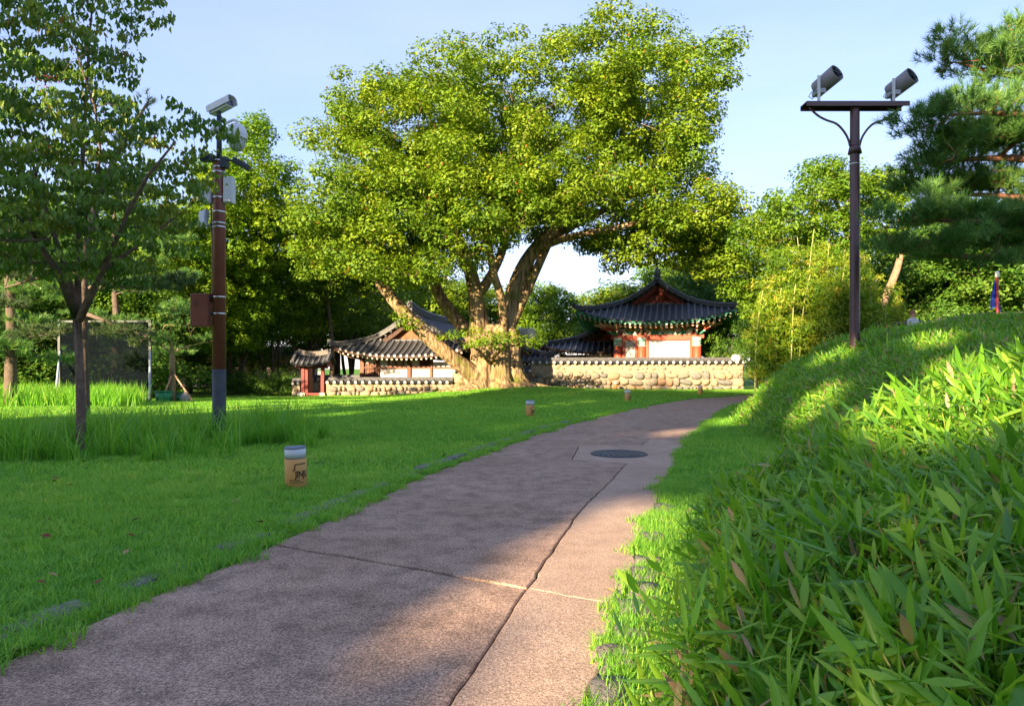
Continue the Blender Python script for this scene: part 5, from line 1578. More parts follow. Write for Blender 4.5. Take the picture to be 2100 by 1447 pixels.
# pale pine behind the dogwood
D1 = 18.0; bx = px(172, 755, D1).x
pine_tree('pale_pine', 'pale green pine with lit needles standing behind the small tree', (bx, D1, gz(bx, D1)),
    [([(bx, D1, -.2), W(170, 700, D1), W(168, 600, D1), W(180, 470, D1), W(230, 330, D1), W(300, 215, D1)], [.16, .14, .12, .10, .07, .03]),
     ([W(169, 640, D1), W(215, 655, D1 - .5), W(260, 680, D1 - .8), W(300, 690, D1 - .9)], [.06, .05, .03, .015]),
     ([W(169, 670, D1), W(120, 680, D1 - .5), W(60, 690, D1 - .8)], [.05, .04, .015]),
     ([W(168, 590, D1), W(260, 590, D1 + .3), W(350, 580, D1 + .4)], [.06, .05, .02]),
     ([W(170, 560, D1), W(90, 560, D1 + .3), W(10, 590, D1 + .4)], [.06, .05, .02]),
     ([W(180, 470, D1), W(270, 460, D1 + .3), W(350, 470, D1 + .3)], [.05, .04, .02])],
    [(W(255, 680, D1 - .8), .62, .6, .32), (W(290, 700, D1 - .8), .3, .4, .2), (W(225, 665, D1 - .5), .4, .4, .2), (W(75, 685, D1 - .7), .6, .5, .24), (W(120, 672, D1 - .4), .35, .4, .18), (W(300, 585, D1 + .3), .85, .8, .3), (W(370, 570, D1 + .4), .5, .6, .25), (W(50, 560, D1 + .3), .9, .8, .4), (W(0, 620, D1 + .3), .6, .7, .3), (W(320, 465, D1 + .3), .8, .8, .35),
     (W(300, 205, D1), .22, .22, .40), (W(270, 290, D1), .5, .5, .35), (W(130, 470, D1), .9, .8, .4), (W(235, 380, D1), .8, .8, .4)],
    170, 32, .17, .013, PINL, 311, M_BARK)
# darker pines on the far left
for i, (u, D, lab) in enumerate([(20, 23, 'dark pine filling the left edge behind the small tree'), (235, 33, 'dark pine behind the mesh screen top')]):
    bx = px(u, 755, D).x
    pads = []; rr = np.random.default_rng(320 + i)
    for k in range(20):
        v = 440 + 310 * k / 20; pads.append((tuple(px(u + rr.uniform(-150, 150), v, D + rr.uniform(-1, 1))), rr.uniform(.6, 1.1), .9, .4))
    pine_tree('dark_pine', lab, (bx, D, gz(bx, D)), [([(bx, D, -.2), W(u + 5, 650, D), W(u - 5, 540, D), W(u, 430, D)], [.2, .16, .12, .05])], pads, 80, 28, .24, .018, PIN, 330 + i, M_BARK)
# small staked tree
D2 = 28.0; bx = px(355, 755, D2).x
ST = pine_tree('staked_tree', 'small flat-topped tree held by wooden stakes beside the green tubs', (bx, D2, gz(bx, D2)),
    [([(bx, D2, -.2), W(352, 770, D2), W(358, 730, D2), W(352, 700, D2)], [.13, .11, .10, .06]),
     ([W(356, 725, D2), W(325, 705, D2 - .3), W(300, 690, D2 - .3)], [.05, .04, .02]), ([W(356, 720, D2), W(400, 705, D2 + .2), W(430, 700, D2 + .2)], [.05, .04, .02])],
    [(W(320, 690, D2 - .3), .7, .7, .35), (W(370, 665, D2), .9, .8, .5), (W(425, 692, D2 + .2), .6, .6, .28), (W(350, 640, D2), .7, .7, .5), (W(395, 640, D2 + .4), .6, .6, .4), (W(340, 700, D2 - .5), .5, .5, .2)],
    110, 26, .13, .013, PIN, 341, M_BARK_Z)
M_STAKE = mat('stake_wood', (.36, .22, .13), .8, .25, 8)
for i, (u0, v0, u1, v1, dy, lab) in enumerate([(358, 768, 398, 822, -.6, 'wooden stake leaning right against the small flat-topped tree'), (352, 770, 330, 818, -.5, 'wooden stake leaning left against the small flat-topped tree')]):
    a, c = px(u0, v0, D2 - .12), px(u1, v1, D2 + dy); c.z = gz(c.x, c.y) - .02
    o = MB().tube([c, a], .035, 7).build('wooden_stake', M_STAKE); tag(o, lab, 'stake', 'stakes of the small tree')

# dogwood in the left foreground
DD = 11.0; dbx = px(166, 755, DD).x; dbz = gz(dbx, DD)
DW = thing('dogwood_tree', 'small dark leafy tree with drooping leaves in the left foreground', 'tree', (dbx, DD, dbz)); db = np.array([dbx, DD, dbz])
s = Skel(9)
def dl(pts, rr, par): return s.limb([np.array(px(u, v, DD + dy)) - db for u, v, dy in pts], rr, par)
k0 = s.node((0, 0, -.15), -1, .10)
t1 = dl([(166, 925, 0), (167, 870, 0), (170, 840, -.05), (165, 790, 0), (163, 700, 0), (158, 650, 0)], [.078, .066, .073, .061, .061, .066], k0)
for pts, rr in [([(158, 650, 0), (148, 600, -.2), (125, 540, -.5), (90, 480, -.8), (40, 430, -1.0), (-20, 380, -1.2)], [.075, .06, .045, .035, .025, .012]),
                ([(160, 645, 0), (157, 580, .1), (160, 500, .3), (165, 400, .4), (175, 250, .4), (180, 100, .3), (190, 0, .3)], [.06, .05, .042, .035, .028, .02, .012]),
                ([(162, 655, 0), (190, 600, -.1), (215, 550, -.3), (250, 480, -.6), (265, 400, -.9), (300, 330, -1.1), (360, 290, -1.2)], [.07, .06, .045, .035, .03, .022, .012]),
                ([(215, 550, -.3), (270, 520, .2), (330, 470, .6), (390, 420, .8)], [.035, .03, .022, .01]),
                ([(150, 600, -.1), (120, 500, .4), (80, 400, .8), (60, 300, 1.0), (30, 180, 1.0)], [.045, .04, .03, .022, .012]),
                ([(165, 480, .3), (200, 380, -.1), (240, 300, -.4), (200, 200, -.6), (160, 120, -.7)], [.03, .026, .02, .016, .01]),
                ([(100, 490, -.7), (40, 500, -1.0), (-30, 490, -1.2)], [.028, .02, .01])]:
    p0 = np.array(px(*pts[0][:2], DD + pts[0][2])) - db; j = int(np.argmin(np.linalg.norm(np.array(s.p) - p0, axis=1)))
    dl(pts, rr, j)
rs = np.random.default_rng(91)
dpoly = [(-140, 90), (-60, 40), (10, 40), (30, 60), (60, 20), (90, 0), (140, -60), (250, -60), (340, 0), (330, 20), (250, 20), (230, 60), (270, 100), (265, 120), (235, 130), (230, 195), (300, 215), (330, 240), (400, 235), (450, 245), (455, 262), (420, 300), (415, 340), (440, 372), (410, 390), (410, 420), (360, 440), (350, 500), (330, 520), (290, 560), (220, 590), (160, 560), (100, 590), (40, 570), (-40, 560), (-140, 500)]
DC = crown_points(dpoly, DD, 400, .27, 1.5, 92, inset=4) - db
s.reach(DC, .22, .25, .5, .06)
link('trunk', s.mesh('dogwood_trunk', M_BARK_D, .0035, 2.2, (10, 6, 4), (.05, .012)), DW)
# leaves hang in pairs along short horizontal twigs
n = len(DC); per = 46; idx = np.repeat(np.arange(n), per); M_ = len(idx)
az = rs.uniform(0, 6.283, n); tw = np.stack([np.cos(az), np.sin(az), np.zeros(n)], -1)
tt = rs.uniform(-1, 1, M_)
az2 = rs.uniform(0, 6.283, M_)
P = DC[idx] + tw[idx] * (tt * .30)[:, None] + np.stack([np.cos(az2), np.sin(az2), np.zeros(M_)], -1) * (.17 * rs.uniform(.1, 1, M_))[:, None] + np.stack([np.zeros(M_), np.zeros(M_), rs.normal(0, .035, M_)], -1)
A = unit(np.stack([rs.normal(0, .40, M_), rs.normal(0, .40, M_), -np.ones(M_) * .9], -1)); Nn = unit(rs.normal(0, 1, (M_, 3)))
L = rs.uniform(.08, .14, M_); Wd = L * rs.uniform(.45, .65, M_)
V1, F1 = leaf_quads(P, A, Nn, L, Wd, .3)
t = np.clip(.42 + rs.uniform(-.25, .25, n)[idx] + rs.normal(0, .15, M_), 0, 1)
link('crown', np_mesh('dogwood_crown', V1, F1, DOG, np.repeat(t, 4)), DW)['kind'] = 'stuff'
M_BERRY = mat('red_berry', (.22, .02, .03), .4, .3, 8)
for i, (u, v) in enumerate([(95, 300), (60, 305), (108, 160), (150, 100), (92, 178), (255, 110)]):
    g = MB()
    for k in range(26):
        c = np.array(px(u, v, DD - 1.0)) - db + rs.normal(0, 1, 3) * np.array([.09, .06, .04])
        g.lathe([(.001, -.008), (.007, -.004), (.008, .001), (.006, .006), (.001, .008)], 6, M=Matrix.Translation(c))
    g.build('berry_cluster', M_BERRY, DW)['kind'] = 'stuff'
# ------------------------------------------------------------------ bollard lights
M_TAN = mat('tan_paint', (.66, .34, .11), .55, .06, 6)
M_OPAL = mat('opal_diffuser', (.62, .64, .68), .45, .05, 6)
M_SLATE = mat('slate_cap', (.16, .19, .25), .5, .15, 8)
M_BLACKP = mat('black_print', (.035, .022, .015), .7, .1, 6)
def text_mesh(txt, size, xs):
    cu = bpy.data.curves.new('lettering', 'FONT'); cu.body = txt; cu.size = size; cu.extrude = 0; cu.offset = size * .035
    o = bpy.data.objects.new('lettering', cu); COL.objects.link(o)
    bpy.context.view_layer.update()
    dg_ = bpy.context.evaluated_depsgraph_get(); me = bpy.data.meshes.new_from_object(o.evaluated_get(dg_))
    COL.objects.unlink(o); bpy.data.objects.remove(o)
    for v in me.vertices: v.co.x *= xs
    return me
BR_, BH = .117, .46
def wrap(me, th0, z0):
    for v in me.vertices:
        a = th0 + v.co.x / BR_; z = z0 + v.co.y
        r = BR_ + .0015
        v.co = Vector((r * math.sin(a), -r * math.cos(a), z))
    me.materials.clear(); me.materials.append(M_BLACKP); return me
def subdiv(me):
    bm = bmesh.new(); bm.from_mesh(me); bmesh.ops.subdivide_edges(bm, edges=[e for e in bm.edges if e.calc_length() > .012], cuts=2); bmesh.ops.triangulate(bm, faces=bm.faces[:]); bm.to_mesh(me); bm.free(); return me
big_txt = wrap(subdiv(text_mesh('JINJU', .096, .70)), R(14), .135)
sm_txt = wrap(text_mesh('CITY OF JINJU', .020, .95), R(-20), .094)
def strip(pts, w, name):
    g = MB(); V = []; F = []
    q = []
    for (a0, z0), (a1, z1) in zip(pts, pts[1:]):
        for t in np.linspace(0, 1, 6)[:-1]: q.append((a0 + (a1 - a0) * t, z0 + (z1 - z0) * t))
    q.append(pts[-1])
    for i, (a, z) in enumerate(q):
        j, k = q[max(i - 1, 0)], q[min(i + 1, len(q) - 1)]
        d = Vector(((k[0] - j[0]) * BR_, k[1] - j[1])).normalized(); n = Vector((-d.y, d.x)) * w / 2
        for s_ in (-1, 1):
            aa = a + s_ * n.x / BR_; r = BR_ + .0016
            V.append((r * math.sin(aa), -r * math.cos(aa), z + s_ * n.y))
    for i in range(len(q) - 1): F.append((2 * i, 2 * i + 1, 2 * i + 3, 2 * i + 2))
    return g.add(V, F).mesh(name, M_BLACKP)
sym = strip([(R(1), .205), (R(12), .217), (R(14), .272), (R(48), .277), (R(75), .277)], .012, 'roof_symbol')
bar = strip([(R(-15), .078), (R(60), .078)], .006, 'print_bar')
body_m = MB().lathe([(BR_ - .004, .012), (BR_, .016), (BR_, .325), (BR_ - .003, .329)], 36).mesh('body', M_TAN)
dif_m = MB().lathe([(BR_ - .004, .336), (BR_ - .004, .440)], 36).mesh('diffuser', M_OPAL)
cap_m = MB().lathe([(BR_ - .006, .440), (BR_ + .001, .442), (BR_ + .001, .452), (BR_ - .006, .460), (.02, .462)], 36).mesh('cap', M_SLATE)
gas_m = MB().lathe([(BR_ - .010, .325), (BR_ - .010, .340)], 36).mesh('gasket', M_SLATE)
foot_m = MB().lathe([(BR_ - .018, -.06), (BR_ - .018, .014)], 24).mesh('foot', M_BLACKP)
for u, v, D, ry, lab in [(608, 998, 7.49, -.035, 'tan bollard light with black roof logo closest to the camera'), (1087, 855, 18.2, .0, 'second tan bollard light, alone on the lawn left of the path bend'), (1287, 823, 26.8, .0, 'third tan bollard light, on the lawn below the sunlit boulder wall'), (1436, 809, 33.7, .01, 'tan bollard light standing closest to the far end of the path'), (1262, 795, 40.0, 0, 'small brownish bollard light right against the foot of the boulder wall')]:
    p = px(u, 755, D); b = thing('bollard_light', lab, 'bollard', (p.x, D, gz(p.x, D)), 0, 'bollard lights along the path'); b.rotation_euler = (0, ry, 0)
    if D > 39: b.scale = (.9, .9, 1.0)
    bo = link('body', body_m, b); link('diffuser', dif_m, b); link('cap', cap_m, b); link('gasket', gas_m, b); link('foot', foot_m, b)
    if D < 39:
        for m_, n_ in ((big_txt, 'lettering'), (sm_txt, 'small_lettering'), (sym, 'roof_symbol'), (bar, 'print_bar')): link(n_, m_, bo)

# ------------------------------------------------------------------ camera pole
M_POLE = mat('rust_brown_paint', (.20, .060, .045), .38, .12, 4, spec=.5)
M_POLE2 = mat('blue_grey_paint', (.030, .038, .046), .6, .25, 5, c2=(.060, .068, .075))
M_STEEL = mat('steel_band', (.55, .56, .58), .3, .1, 10, metal=.9)
M_CAMW = mat('camera_white', (.60, .61, .64), .4, .05, 6)
M_LENS = mat('lens_glass', (.02, .03, .05), .08, .1, 6, spec=.8)
M_DARKM = mat('dark_metal', (.035, .045, .060), .45, .2, 8)
PD = 14.0; ppx = px(449.5, 755, PD).x; pz = gz(ppx, PD)
CP = thing('camera_pole', 'rust brown steel pole with blue-grey foot rising from the tall grass', 'pole', (ppx, PD, pz))
zv = lambda v: px(0, v, PD).z - pz
xu = lambda u: px(u, 755, PD).x - ppx
MB().lathe([(.150, -.1), (.135, .02), (.134, zv(757))], 28).build('lower_shaft', M_POLE2, CP)
MB().lathe([(.132, zv(757)), (.122, zv(345)), (.122, zv(338))], 28).build('upper_shaft', M_POLE, CP)
MB().lathe([(.055, zv(340)), (.05, zv(238))], 16).build('top_post', M_DARKM, CP)
MB().lathe([(.124, zv(338)), (.10, zv(332)), (.05, zv(330))], 24).build('shaft_cap', M_POLE, CP)
for v in (333, 346, 356, 408, 437, 460, 468, 611, 645):
    MB().lathe([(.130, zv(v)), (.134, zv(v) + .005), (.134, zv(v) + .03), (.130, zv(v) + .035)], 28).build('strap', M_STEEL, CP)
MB().tube([(-.16, -.02, zv(410)), (-.135, -.02, zv(500)), (-.14, 0, zv(600)), (-.14, 0, zv(620))], .016, 6).build('conduit', M_POLE, CP)
def att(name, label, cat): return thing(name, label, cat, (ppx, PD, pz))
# brown cabinet
A = att('equipment_cabinet', 'rust brown steel cabinet with small louvres strapped to the camera pole', 'cabinet')
x0, x1 = xu(397), xu(434); zc = (zv(603) + zv(671)) / 2; hh = zv(603) - zv(671)
MB().box(((x0 + x1) / 2, -.02, zc), (x1 - x0, .26, hh), bev=.012).build('case', M_POLE, A)
dr = MB().box(((x0 + x1) / 2, -.158, zc), (x1 - x0 - .03, .02, hh - .03), bev=.005).build('door', M_POLE, A)
for k in range(4): MB().box((x0 + .14, -.170, zv(618) - .035 * k), (.07, .008, .014)).build('louvre', M_DARKM, dr)
for v in (611, 645): MB().box((xu(440), -.06, zv(v) + .015), (.14, .10, .05), bev=.01).build('clamp', M_DARKM, A)
# floodlight panel on the left
A = att('small_floodlight', 'small silver floodlight tilted on the left of the camera pole', 'floodlight')
Mx = Matrix.Translation((xu(422), -.10, zv(451))) @ Euler((R(-12), R(-10), R(-25))).to_matrix().to_4x4()
MB().box((0, 0, 0), (.20, .09, .36), M=Mx, bev=.012).build('housing', M_GREYM, A)
MB().box((0, -.05, 0), (.16, .012, .31), M=Mx).build('lens', M_OPAL, A)
MB().box((xu(436), 0, zv(463)), (.16, .05, .05)).build('arm', M_STEEL, A)
# white boxes
for lab, ua, ub, va, vb, yy, dep in [('tall white junction box on the right side of the camera pole', 461, 480, 364, 418, .0, .18), ('white junction box hidden among leaves on the left of the camera pole', 411, 436, 378, 418, .02, .24)]:
    A = att('junction_box', lab, 'box'); A['group'] = 'junction boxes on the camera pole'
    w = xu(ub) - xu(ua); h = zv(va) - zv(vb)
    MB().box(((xu(ua) + xu(ub)) / 2, yy, (zv(va) + zv(vb)) / 2), (w, dep, h), bev=.015).build('case', M_CAMW, A)
    MB().box(((xu(ua) + xu(ub)) / 2, yy - dep / 2 - .012, (zv(va) + zv(vb)) / 2), (w - .03, .03, h - .03), bev=.008).build('lid', M_CAMW, A)
    MB().box((0 + (.13 if ua > 449 else -.13), yy, zv(vb) + .08), (.08, .06, .05)).build('mount', M_STEEL, A)
# infrared lamps on arms
A = att('infrared_lamp', 'dark slim lamp on an arm pointing down right below the dome camera', 'lamp')
Mx = Matrix.Translation((xu(499), -.10, zv(340))) @ Euler((0, R(28), R(10))).to_matrix().to_4x4()
MB().box((0, 0, 0), (.36, .14, .10), M=Mx, bev=.015).build('housing', M_DARKM, A)
for k in range(5): MB().box((-.14 + .06 * k, 0, .055), (.012, .13, .03), M=Mx).build('fin', M_DARKM, A)
MB().tube([(.10, -.06, zv(330)), (.22, -.10, zv(331)), (xu(488), -.10, zv(334))], .02, 6).build('arm', M_DARKM, A)
MB().box((.14, -.06, zv(336)), (.14, .16, .22), bev=.01).build('driver_box', M_DARKM, A)
A = att('infrared_lamp', 'dark boxy lamp on the left of the camera pole half hidden by leaves', 'lamp')
MB().box((xu(430), -.08, zv(327)), (.26, .18, .15), bev=.015).build('housing', M_DARKM, A)
MB().box((xu(426), -.175, zv(327)), (.18, .012, .10)).build('lens', M_LENS, A)
MB().tube([(xu(436), -.05, zv(324)), (-.02, 0, zv(324))], .03, 6).build('arm', M_DARKM, A)
# dome camera on a goose-neck
A = att('dome_camera', 'white hanging dome camera on a curved arm of the camera pole', 'security camera')
dx, dzv = xu(491), zv(286)
Md = Matrix.Translation((dx, -.12, dzv))
MB().lathe([(.03, .30), (.05, .27), (.12, .25), (.175, .18), (.20, .08), (.205, .015), (.195, -.01), (.205, -.02), (.20, -.04), (.17, -.045)], 28, M=Md).build('shell', M_CAMW, A)
dome = MB().lathe([(.168, -.03), (.172, -.08), (.162, -.15), (.13, -.22), (.08, -.27), (.02, -.285)], 28, M=Md).build('dome', mat('dome_grey', (.42, .44, .48), .25, .05, 5, spec=.6), A)
for sx in (-.055, .075):
    Ml = Md @ Matrix.Translation((sx, -.150, -.12)) @ Euler((R(90), 0, 0)).to_matrix().to_4x4()
    MB().lathe([(.042 if sx > 0 else .022, -.02), (.042 if sx > 0 else .022, .022), (.03 if sx > 0 else .014, .026)], 16, M=Ml).build('lens', M_LENS, dome)
MB().tube([(0, 0, zv(300)), (.02, -.02, zv(272)), (.16, -.06, zv(255)), (.32, -.10, zv(250)), (dx, -.12, zv(252)), (dx, -.12, zv(258))], .028, 8).build('arm', M_CAMW, A)
MB().tube([(-.16, -.05, zv(278)), (-.02, -.05, zv(262)), (.12, -.06, zv(276))], [.07, .10, .07], 10).build('cover', M_CAMW, A)
# bullet camera on top
A = att('bullet_camera', 'white box camera under a sun hood on top of the camera pole', 'security camera')
Mb = Matrix.Translation((xu(452), 0, zv(220))) @ Euler((R(4), R(-14), R(-22))).to_matrix().to_4x4()
MB().box((0, 0, 0), (.50, .19, .17), M=Mb, bev=.02).build('housing', M_CAMW, A)
MB().box((.255, 0, -.005), (.02, .15, .12), M=Mb, bev=.006).build('lens_window', M_LENS, A)
g = MB(); g.sweep([Mb @ Vector((-.26, 0, .02)), Mb @ Vector((.34, 0, .02))], [(-.125, -.07), (-.125, .05), (-.07, .105), (.07, .105), (.125, .05), (.125, -.07), (.112, -.07), (.112, .045), (.062, .092), (-.062, .092), (-.112, .045), (-.112, -.07)]); g.build('sun_hood', M_CAMW, A)
MB().tube([(xu(449), 0, zv(246)), (xu(449), 0, zv(228))], .045, 10).build('bracket', M_DARKM, A)

# ------------------------------------------------------------------ double floodlight post
LD = 16.0; lx = px(1753, 755, LD).x; lz = gz(lx, LD)
LP = thing('lamp_post', 'dark brown lamp post with two grey floodlights on a crossbar above the bank', 'lamp post', (lx, LD, lz))
M_LPOST = mat('plum_brown_paint', (.085, .040, .042), .4, .12, 4, spec=.5)
M_LGREY = mat('floodlight_grey', (.21, .195, .21), .5, .06, 5)
zl = lambda v: px(0, v, LD).z - lz
xl = lambda u: px(u, 755, LD).x - lx
MB().lathe([(.118, -.2), (.112, 0), (.105, zl(222)), (.10, zl(219))], 24).build('shaft', M_LPOST, LP)
MB().lathe([(.155, zl(315)), (.13, zl(305)), (.108, zl(298))], 24).build('collar', M_LPOST, LP)
MB().lathe([(.110, zl(338)), (.111, zl(338) + .03)], 24).build('band', M_STEEL, LP)
g = MB(); zc = zl(214)
g.box(((xl(1648) + xl(1857)) / 2, 0, zc), (xl(1857) - xl(1648), .34, .02)); g.box(((xl(1648) + xl(1857)) / 2, -.17, zc - .045), (xl(1857) - xl(1648), .02, .11)); g.box(((xl(1648) + xl(1857)) / 2, .17, zc - .045), (xl(1857) - xl(1648), .02, .11))
g.build('crossbar', M_LPOST, LP)
for sg, ue in ((-1, 1660), (1, 1846)):
    pts = [(xl(ue), 0, zl(221)), (xl(ue) * .82, 0, zl(238)), (xl(ue) * .60, 0, zl(248)), (xl(ue) * .42, 0, zl(252)), (xl(ue) * .28, 0, zl(264)), (sg * .16, 0, zl(282)), (sg * .11, 0, zl(300))]
    P_ = np.array(pts); tq = np.linspace(0, 6, 25); P_ = np.stack([np.interp(tq, range(7), P_[:, k]) for k in range(3)], -1)
    for _ in range(4): P_[1:-1] = (P_[:-2] + 2 * P_[1:-1] + P_[2:]) / 4
    MB().tube([tuple(p) for p in P_], .026, 8).build('scroll_brace', M_LPOST, LP)
for uc, vc in ((1694, 168), (1846, 174)):
    F_ = bpy.data.objects.new('floodlight', None); COL.objects.link(F_); F_.parent = LP
    ctr = Vector((xl(uc), -.02, zl(vc) + .0))
    Mf = Matrix.Translation(ctr) @ Euler((0, 0, R(-60))).to_matrix().to_4x4() @ Euler((0, R(68), 0)).to_matrix().to_4x4()
    MB().lathe([(.10, -.30), (.17, -.29), (.19, -.25), (.20, .30), (.19, .305), (.178, .30), (.172, .14), (.02, .13)], 30, M=Mf, cap=True).build('barrel', M_LGREY, F_)
    g = MB()
    for a in (0, 90): g.box((0, 0, .285), (.36, .014, .05), M=Mf @ Matrix.Rotation(R(a), 4, 'Z'))
    g.lathe([(.09, .26), (.095, .31)], 20, M=Mf, cap=False); g.build('louvre', M_DARKM, F_)
    zb = zc + .01; bot = ctr.z - zb
    for dx_, dy_ in ((-.24, -.16), (-.08, .20)):
        MB().box((ctr.x + dx_, dy_, zb + (bot + .08) / 2), (.065, .018, bot + .08)).build('bracket_leg', M_CAMW, F_)
    MB().box((ctr.x - .16, .02, zb + bot * .52), (.20, .30, .10)).build('control_gear', M_GREYM, F_)
    MB().tube([(ctr.x - .25, -.16, zb + .25), (ctr.x - .40, -.14, zb + .22), (ctr.x - .46, -.12, zb + .12), (ctr.x - .38, -.14, zb + .06), (ctr.x - .27, -.15, zb + .16)], .010, 6).build('cable', M_DARKM, F_)

# ------------------------------------------------------------------ mesh screen, tubs, sack, pale building
SD = 29.0
def glassy_mesh():
    m, nt, N, L, b = _nt('dark_screen_mesh')
    b.inputs['Base Color'].default_value = (.005, .0075, .010, 1); b.inputs['Roughness'].default_value = .9; b.inputs['Specular IOR Level'].default_value = .0
    tr = N.new('ShaderNodeBsdfTransparent'); ms = N.new('ShaderNodeMixShader'); ms.inputs[0].default_value = .30
    L.new(b.outputs[0], ms.inputs[1]); L.new(tr.outputs[0], ms.inputs[2]); L.new(ms.outputs[0], N['Material Output'].inputs['Surface'])
    return m
sx0, sx1 = px(122, 755, SD).x, px(308, 755, SD).x; sz0 = gz(sx0, SD); st = px(0, 658, SD).z
SN = thing('mesh_screen', 'large dark mesh screen on a grey frame behind the tall grass', 'screen', ((sx0 + sx1) / 2, SD, sz0))
hw = (sx1 - sx0) / 2; hz = st - sz0
MB().box((0, 0, hz / 2 + .1), (2 * hw - .08, .012, hz - .28)).build('mesh_panel', glassy_mesh(), SN)
M_FRM = mat('frame_grey', (.045, .055, .052), .45, .15, 6, metal=.2)
for x in (-hw, hw): MB().box((x, 0, hz / 2), (.10, .10, hz + .1)).build('post', M_FRM, SN)
for z in (hz - .02, .20): MB().box((0, 0, z), (2 * hw - .10, .08, .08)).build('rail', M_FRM, SN)
M_BRACE = mat('brace_blue_grey', (.30, .37, .44), .45, .15, 6)
for x in (-hw + .05, hw + .02):
    MB().tube([(x, -.04, hz * .62), (x + .75, -1.5, -.05)], .045, 8).build('brace', M_BRACE, SN)
M_TUB = mat('green_plastic', (.012, .20, .085), .4, .1, 5, spec=.5)
for u, D, r_, h_, lab in [(336, 27.6, .34, .46, 'green plastic tub left of the staked tree'), (366, 28.4, .32, .36, 'green plastic tub behind the staked tree')]:
    p = px(u, 755, D); T_ = thing('plastic_tub', lab, 'tub', (p.x, D, gz(p.x, D)), 0, 'green tubs')
    MB().lathe([(r_ * .82, 0), (r_ * .98, h_), (r_ * .93, h_), (r_ * .78, .04), (.01, .03)], 22).build('tub_body', M_TUB, T_)
    MB().lathe([(r_ * .97, h_ - .03), (r_ * 1.07, h_ - .02), (r_ * 1.07, h_ + .02), (r_ * .96, h_ + .02)], 22, cap=False).build('rim', M_TUB, T_)
p = px(379, 755, 27.9); T_ = thing('stuffed_sack', 'grey stuffed sack slumped beside the green tubs', 'sack', (p.x, 27.9, gz(p.x, 27.9)))
g = MB(); g.lathe([(.16, 0), (.20, .08), (.21, .22), (.16, .33), (.06, .38), (.09, .43)], 14, M=Matrix.Rotation(R(7), 4, 'Y')); g.build('sack_body', mat('sack_cloth', (.30, .29, .27), .85, .3, 9, .6, 20), T_)
g = MB(); g.lathe([(.065, .37), (.075, .385), (.065, .40)], 12, M=Matrix.Rotation(R(7), 4, 'Y')); g.build('tie', M_DARKM, T_)
pbx = px(300, 755, 58).x
PB = thing('pale_building', 'low pale pink building glimpsed through the left-hand trees', 'building', (pbx, 58, -.3), R(-6))
M_PALEW = mat('pale_render', (.66, .52, .45), .85, .08, 2)
MB().box((5.0, 2.0, 1.3), (17, 4, 2.6)).build('wall', M_PALEW, PB)
g = MB(); g.sweep([(-4.2, 2, 2.6), (14.2, 2, 2.6)], [(-2.6, 0), (0, .9), (2.6, 0), (2.6, -.1), (-2.6, -.1)]); g.build('roof', mat('pale_roof', (.50, .46, .43), .7, .1, 3), PB)
for k in range(5):
    w_ = bpy.data.objects.new('window', None); COL.objects.link(w_); w_.parent = PB; w_.location = (-1.8 + k * 3.2, -.02, 1.35)
    MB().box((0, 0, 0), (1.1, .06, .9)).build('frame', M_CAMW, w_); MB().box((0, -.035, 0), (.95, .02, .75)).build('pane', M_LENS, w_)

# ------------------------------------------------------------------ rail, banner pole and person on the bank
RD = 27.5
rail_pts = [px(1800, 668, RD), px(1860, 662, RD), px(1930, 656, RD), px(2000, 645, RD), px(2110, 641, RD)]
M_RAILW = mat('weathered_rail', (.13, .095, .075), .85, .3, 8, .5, 20)
RL = thing('rail_fence', 'dark rustic rail fence running behind the crest of the bank', 'fence', tuple(rail_pts[0]))
o0 = rail_pts[0]
MB().tube([p - o0 for p in rail_pts], .055, 8).build('rail', M_RAILW, RL)
MB().tube([p - o0 - Vector((0, 0, .42)) for p in rail_pts], .045, 8).build('rail', M_RAILW, RL)
for t in np.linspace(0, 4, 7):
    i = min(int(t), 3); p = rail_pts[i].lerp(rail_pts[i + 1], t - i)
    MB().tube([(p.x - o0.x, .06, gz(p.x, RD) - o0.z - .1), (p.x - o0.x, .06, p.z - o0.z + .10)], .06, 8).build('post', M_RAILW, RL)
bp0 = px(2045, 640, 25.0); zb = gz(bp0.x, 25.0)
FL = thing('banner_pole', 'thin red pole with a furled blue banner on the bank', 'banner', (bp0.x, 25.0, zb))
zt = px(0, 556, 25).z - zb
MB().tube([(0, 0, -.1), (0, 0, zt - .22)], .045, 8).build('pole', mat('pole_red', (.34, .03, .03), .5, .1, 5), FL)
MB().lathe([(.05, zt - .24), (.075, zt - .20), (.07, zt - .04), (.03, zt)], 12).build('finial', M_CREAM, FL)
g = MB()
def ban(u, v):
    w = .62 * (.10 + .32 * v) * (1 - .25 * v * v); x = (-.5 + u) * w * 1.7 - .03; y = .05 + .05 * math.sin(u * 14 + v * 3)
    return (x, y, zt - .46 - v * .95 + .10 * math.sin(u * 5))
g.grid(ban, 14, 8); g.build('banner_cloth', mat('banner_blue', (.02, .05, .34), .75, .15, 6), FL)
sp_ = px(1818, 676, 24.0); zb = gz(sp_.x, 24.0)
SG = thing('small_sign', 'small orange-red board on a white block by the foot of the pale trunk', 'sign', (sp_.x, 24.0, zb))
dzs = sp_.z - zb
MB().box((-.10, 0, dzs - .10), (.22, .2, .14), bev=.01).build('block', M_CAMW, SG)
MB().box((.06, 0, dzs + .06), (.16, .05, .20), bev=.008).build('board', mat('orange_red', (.62, .09, .03), .5, .1, 5), SG)
MB().box((-.02, 0, (dzs - .15) / 2), (.05, .05, max(.1, dzs))).build('post', M_GREYM, SG)

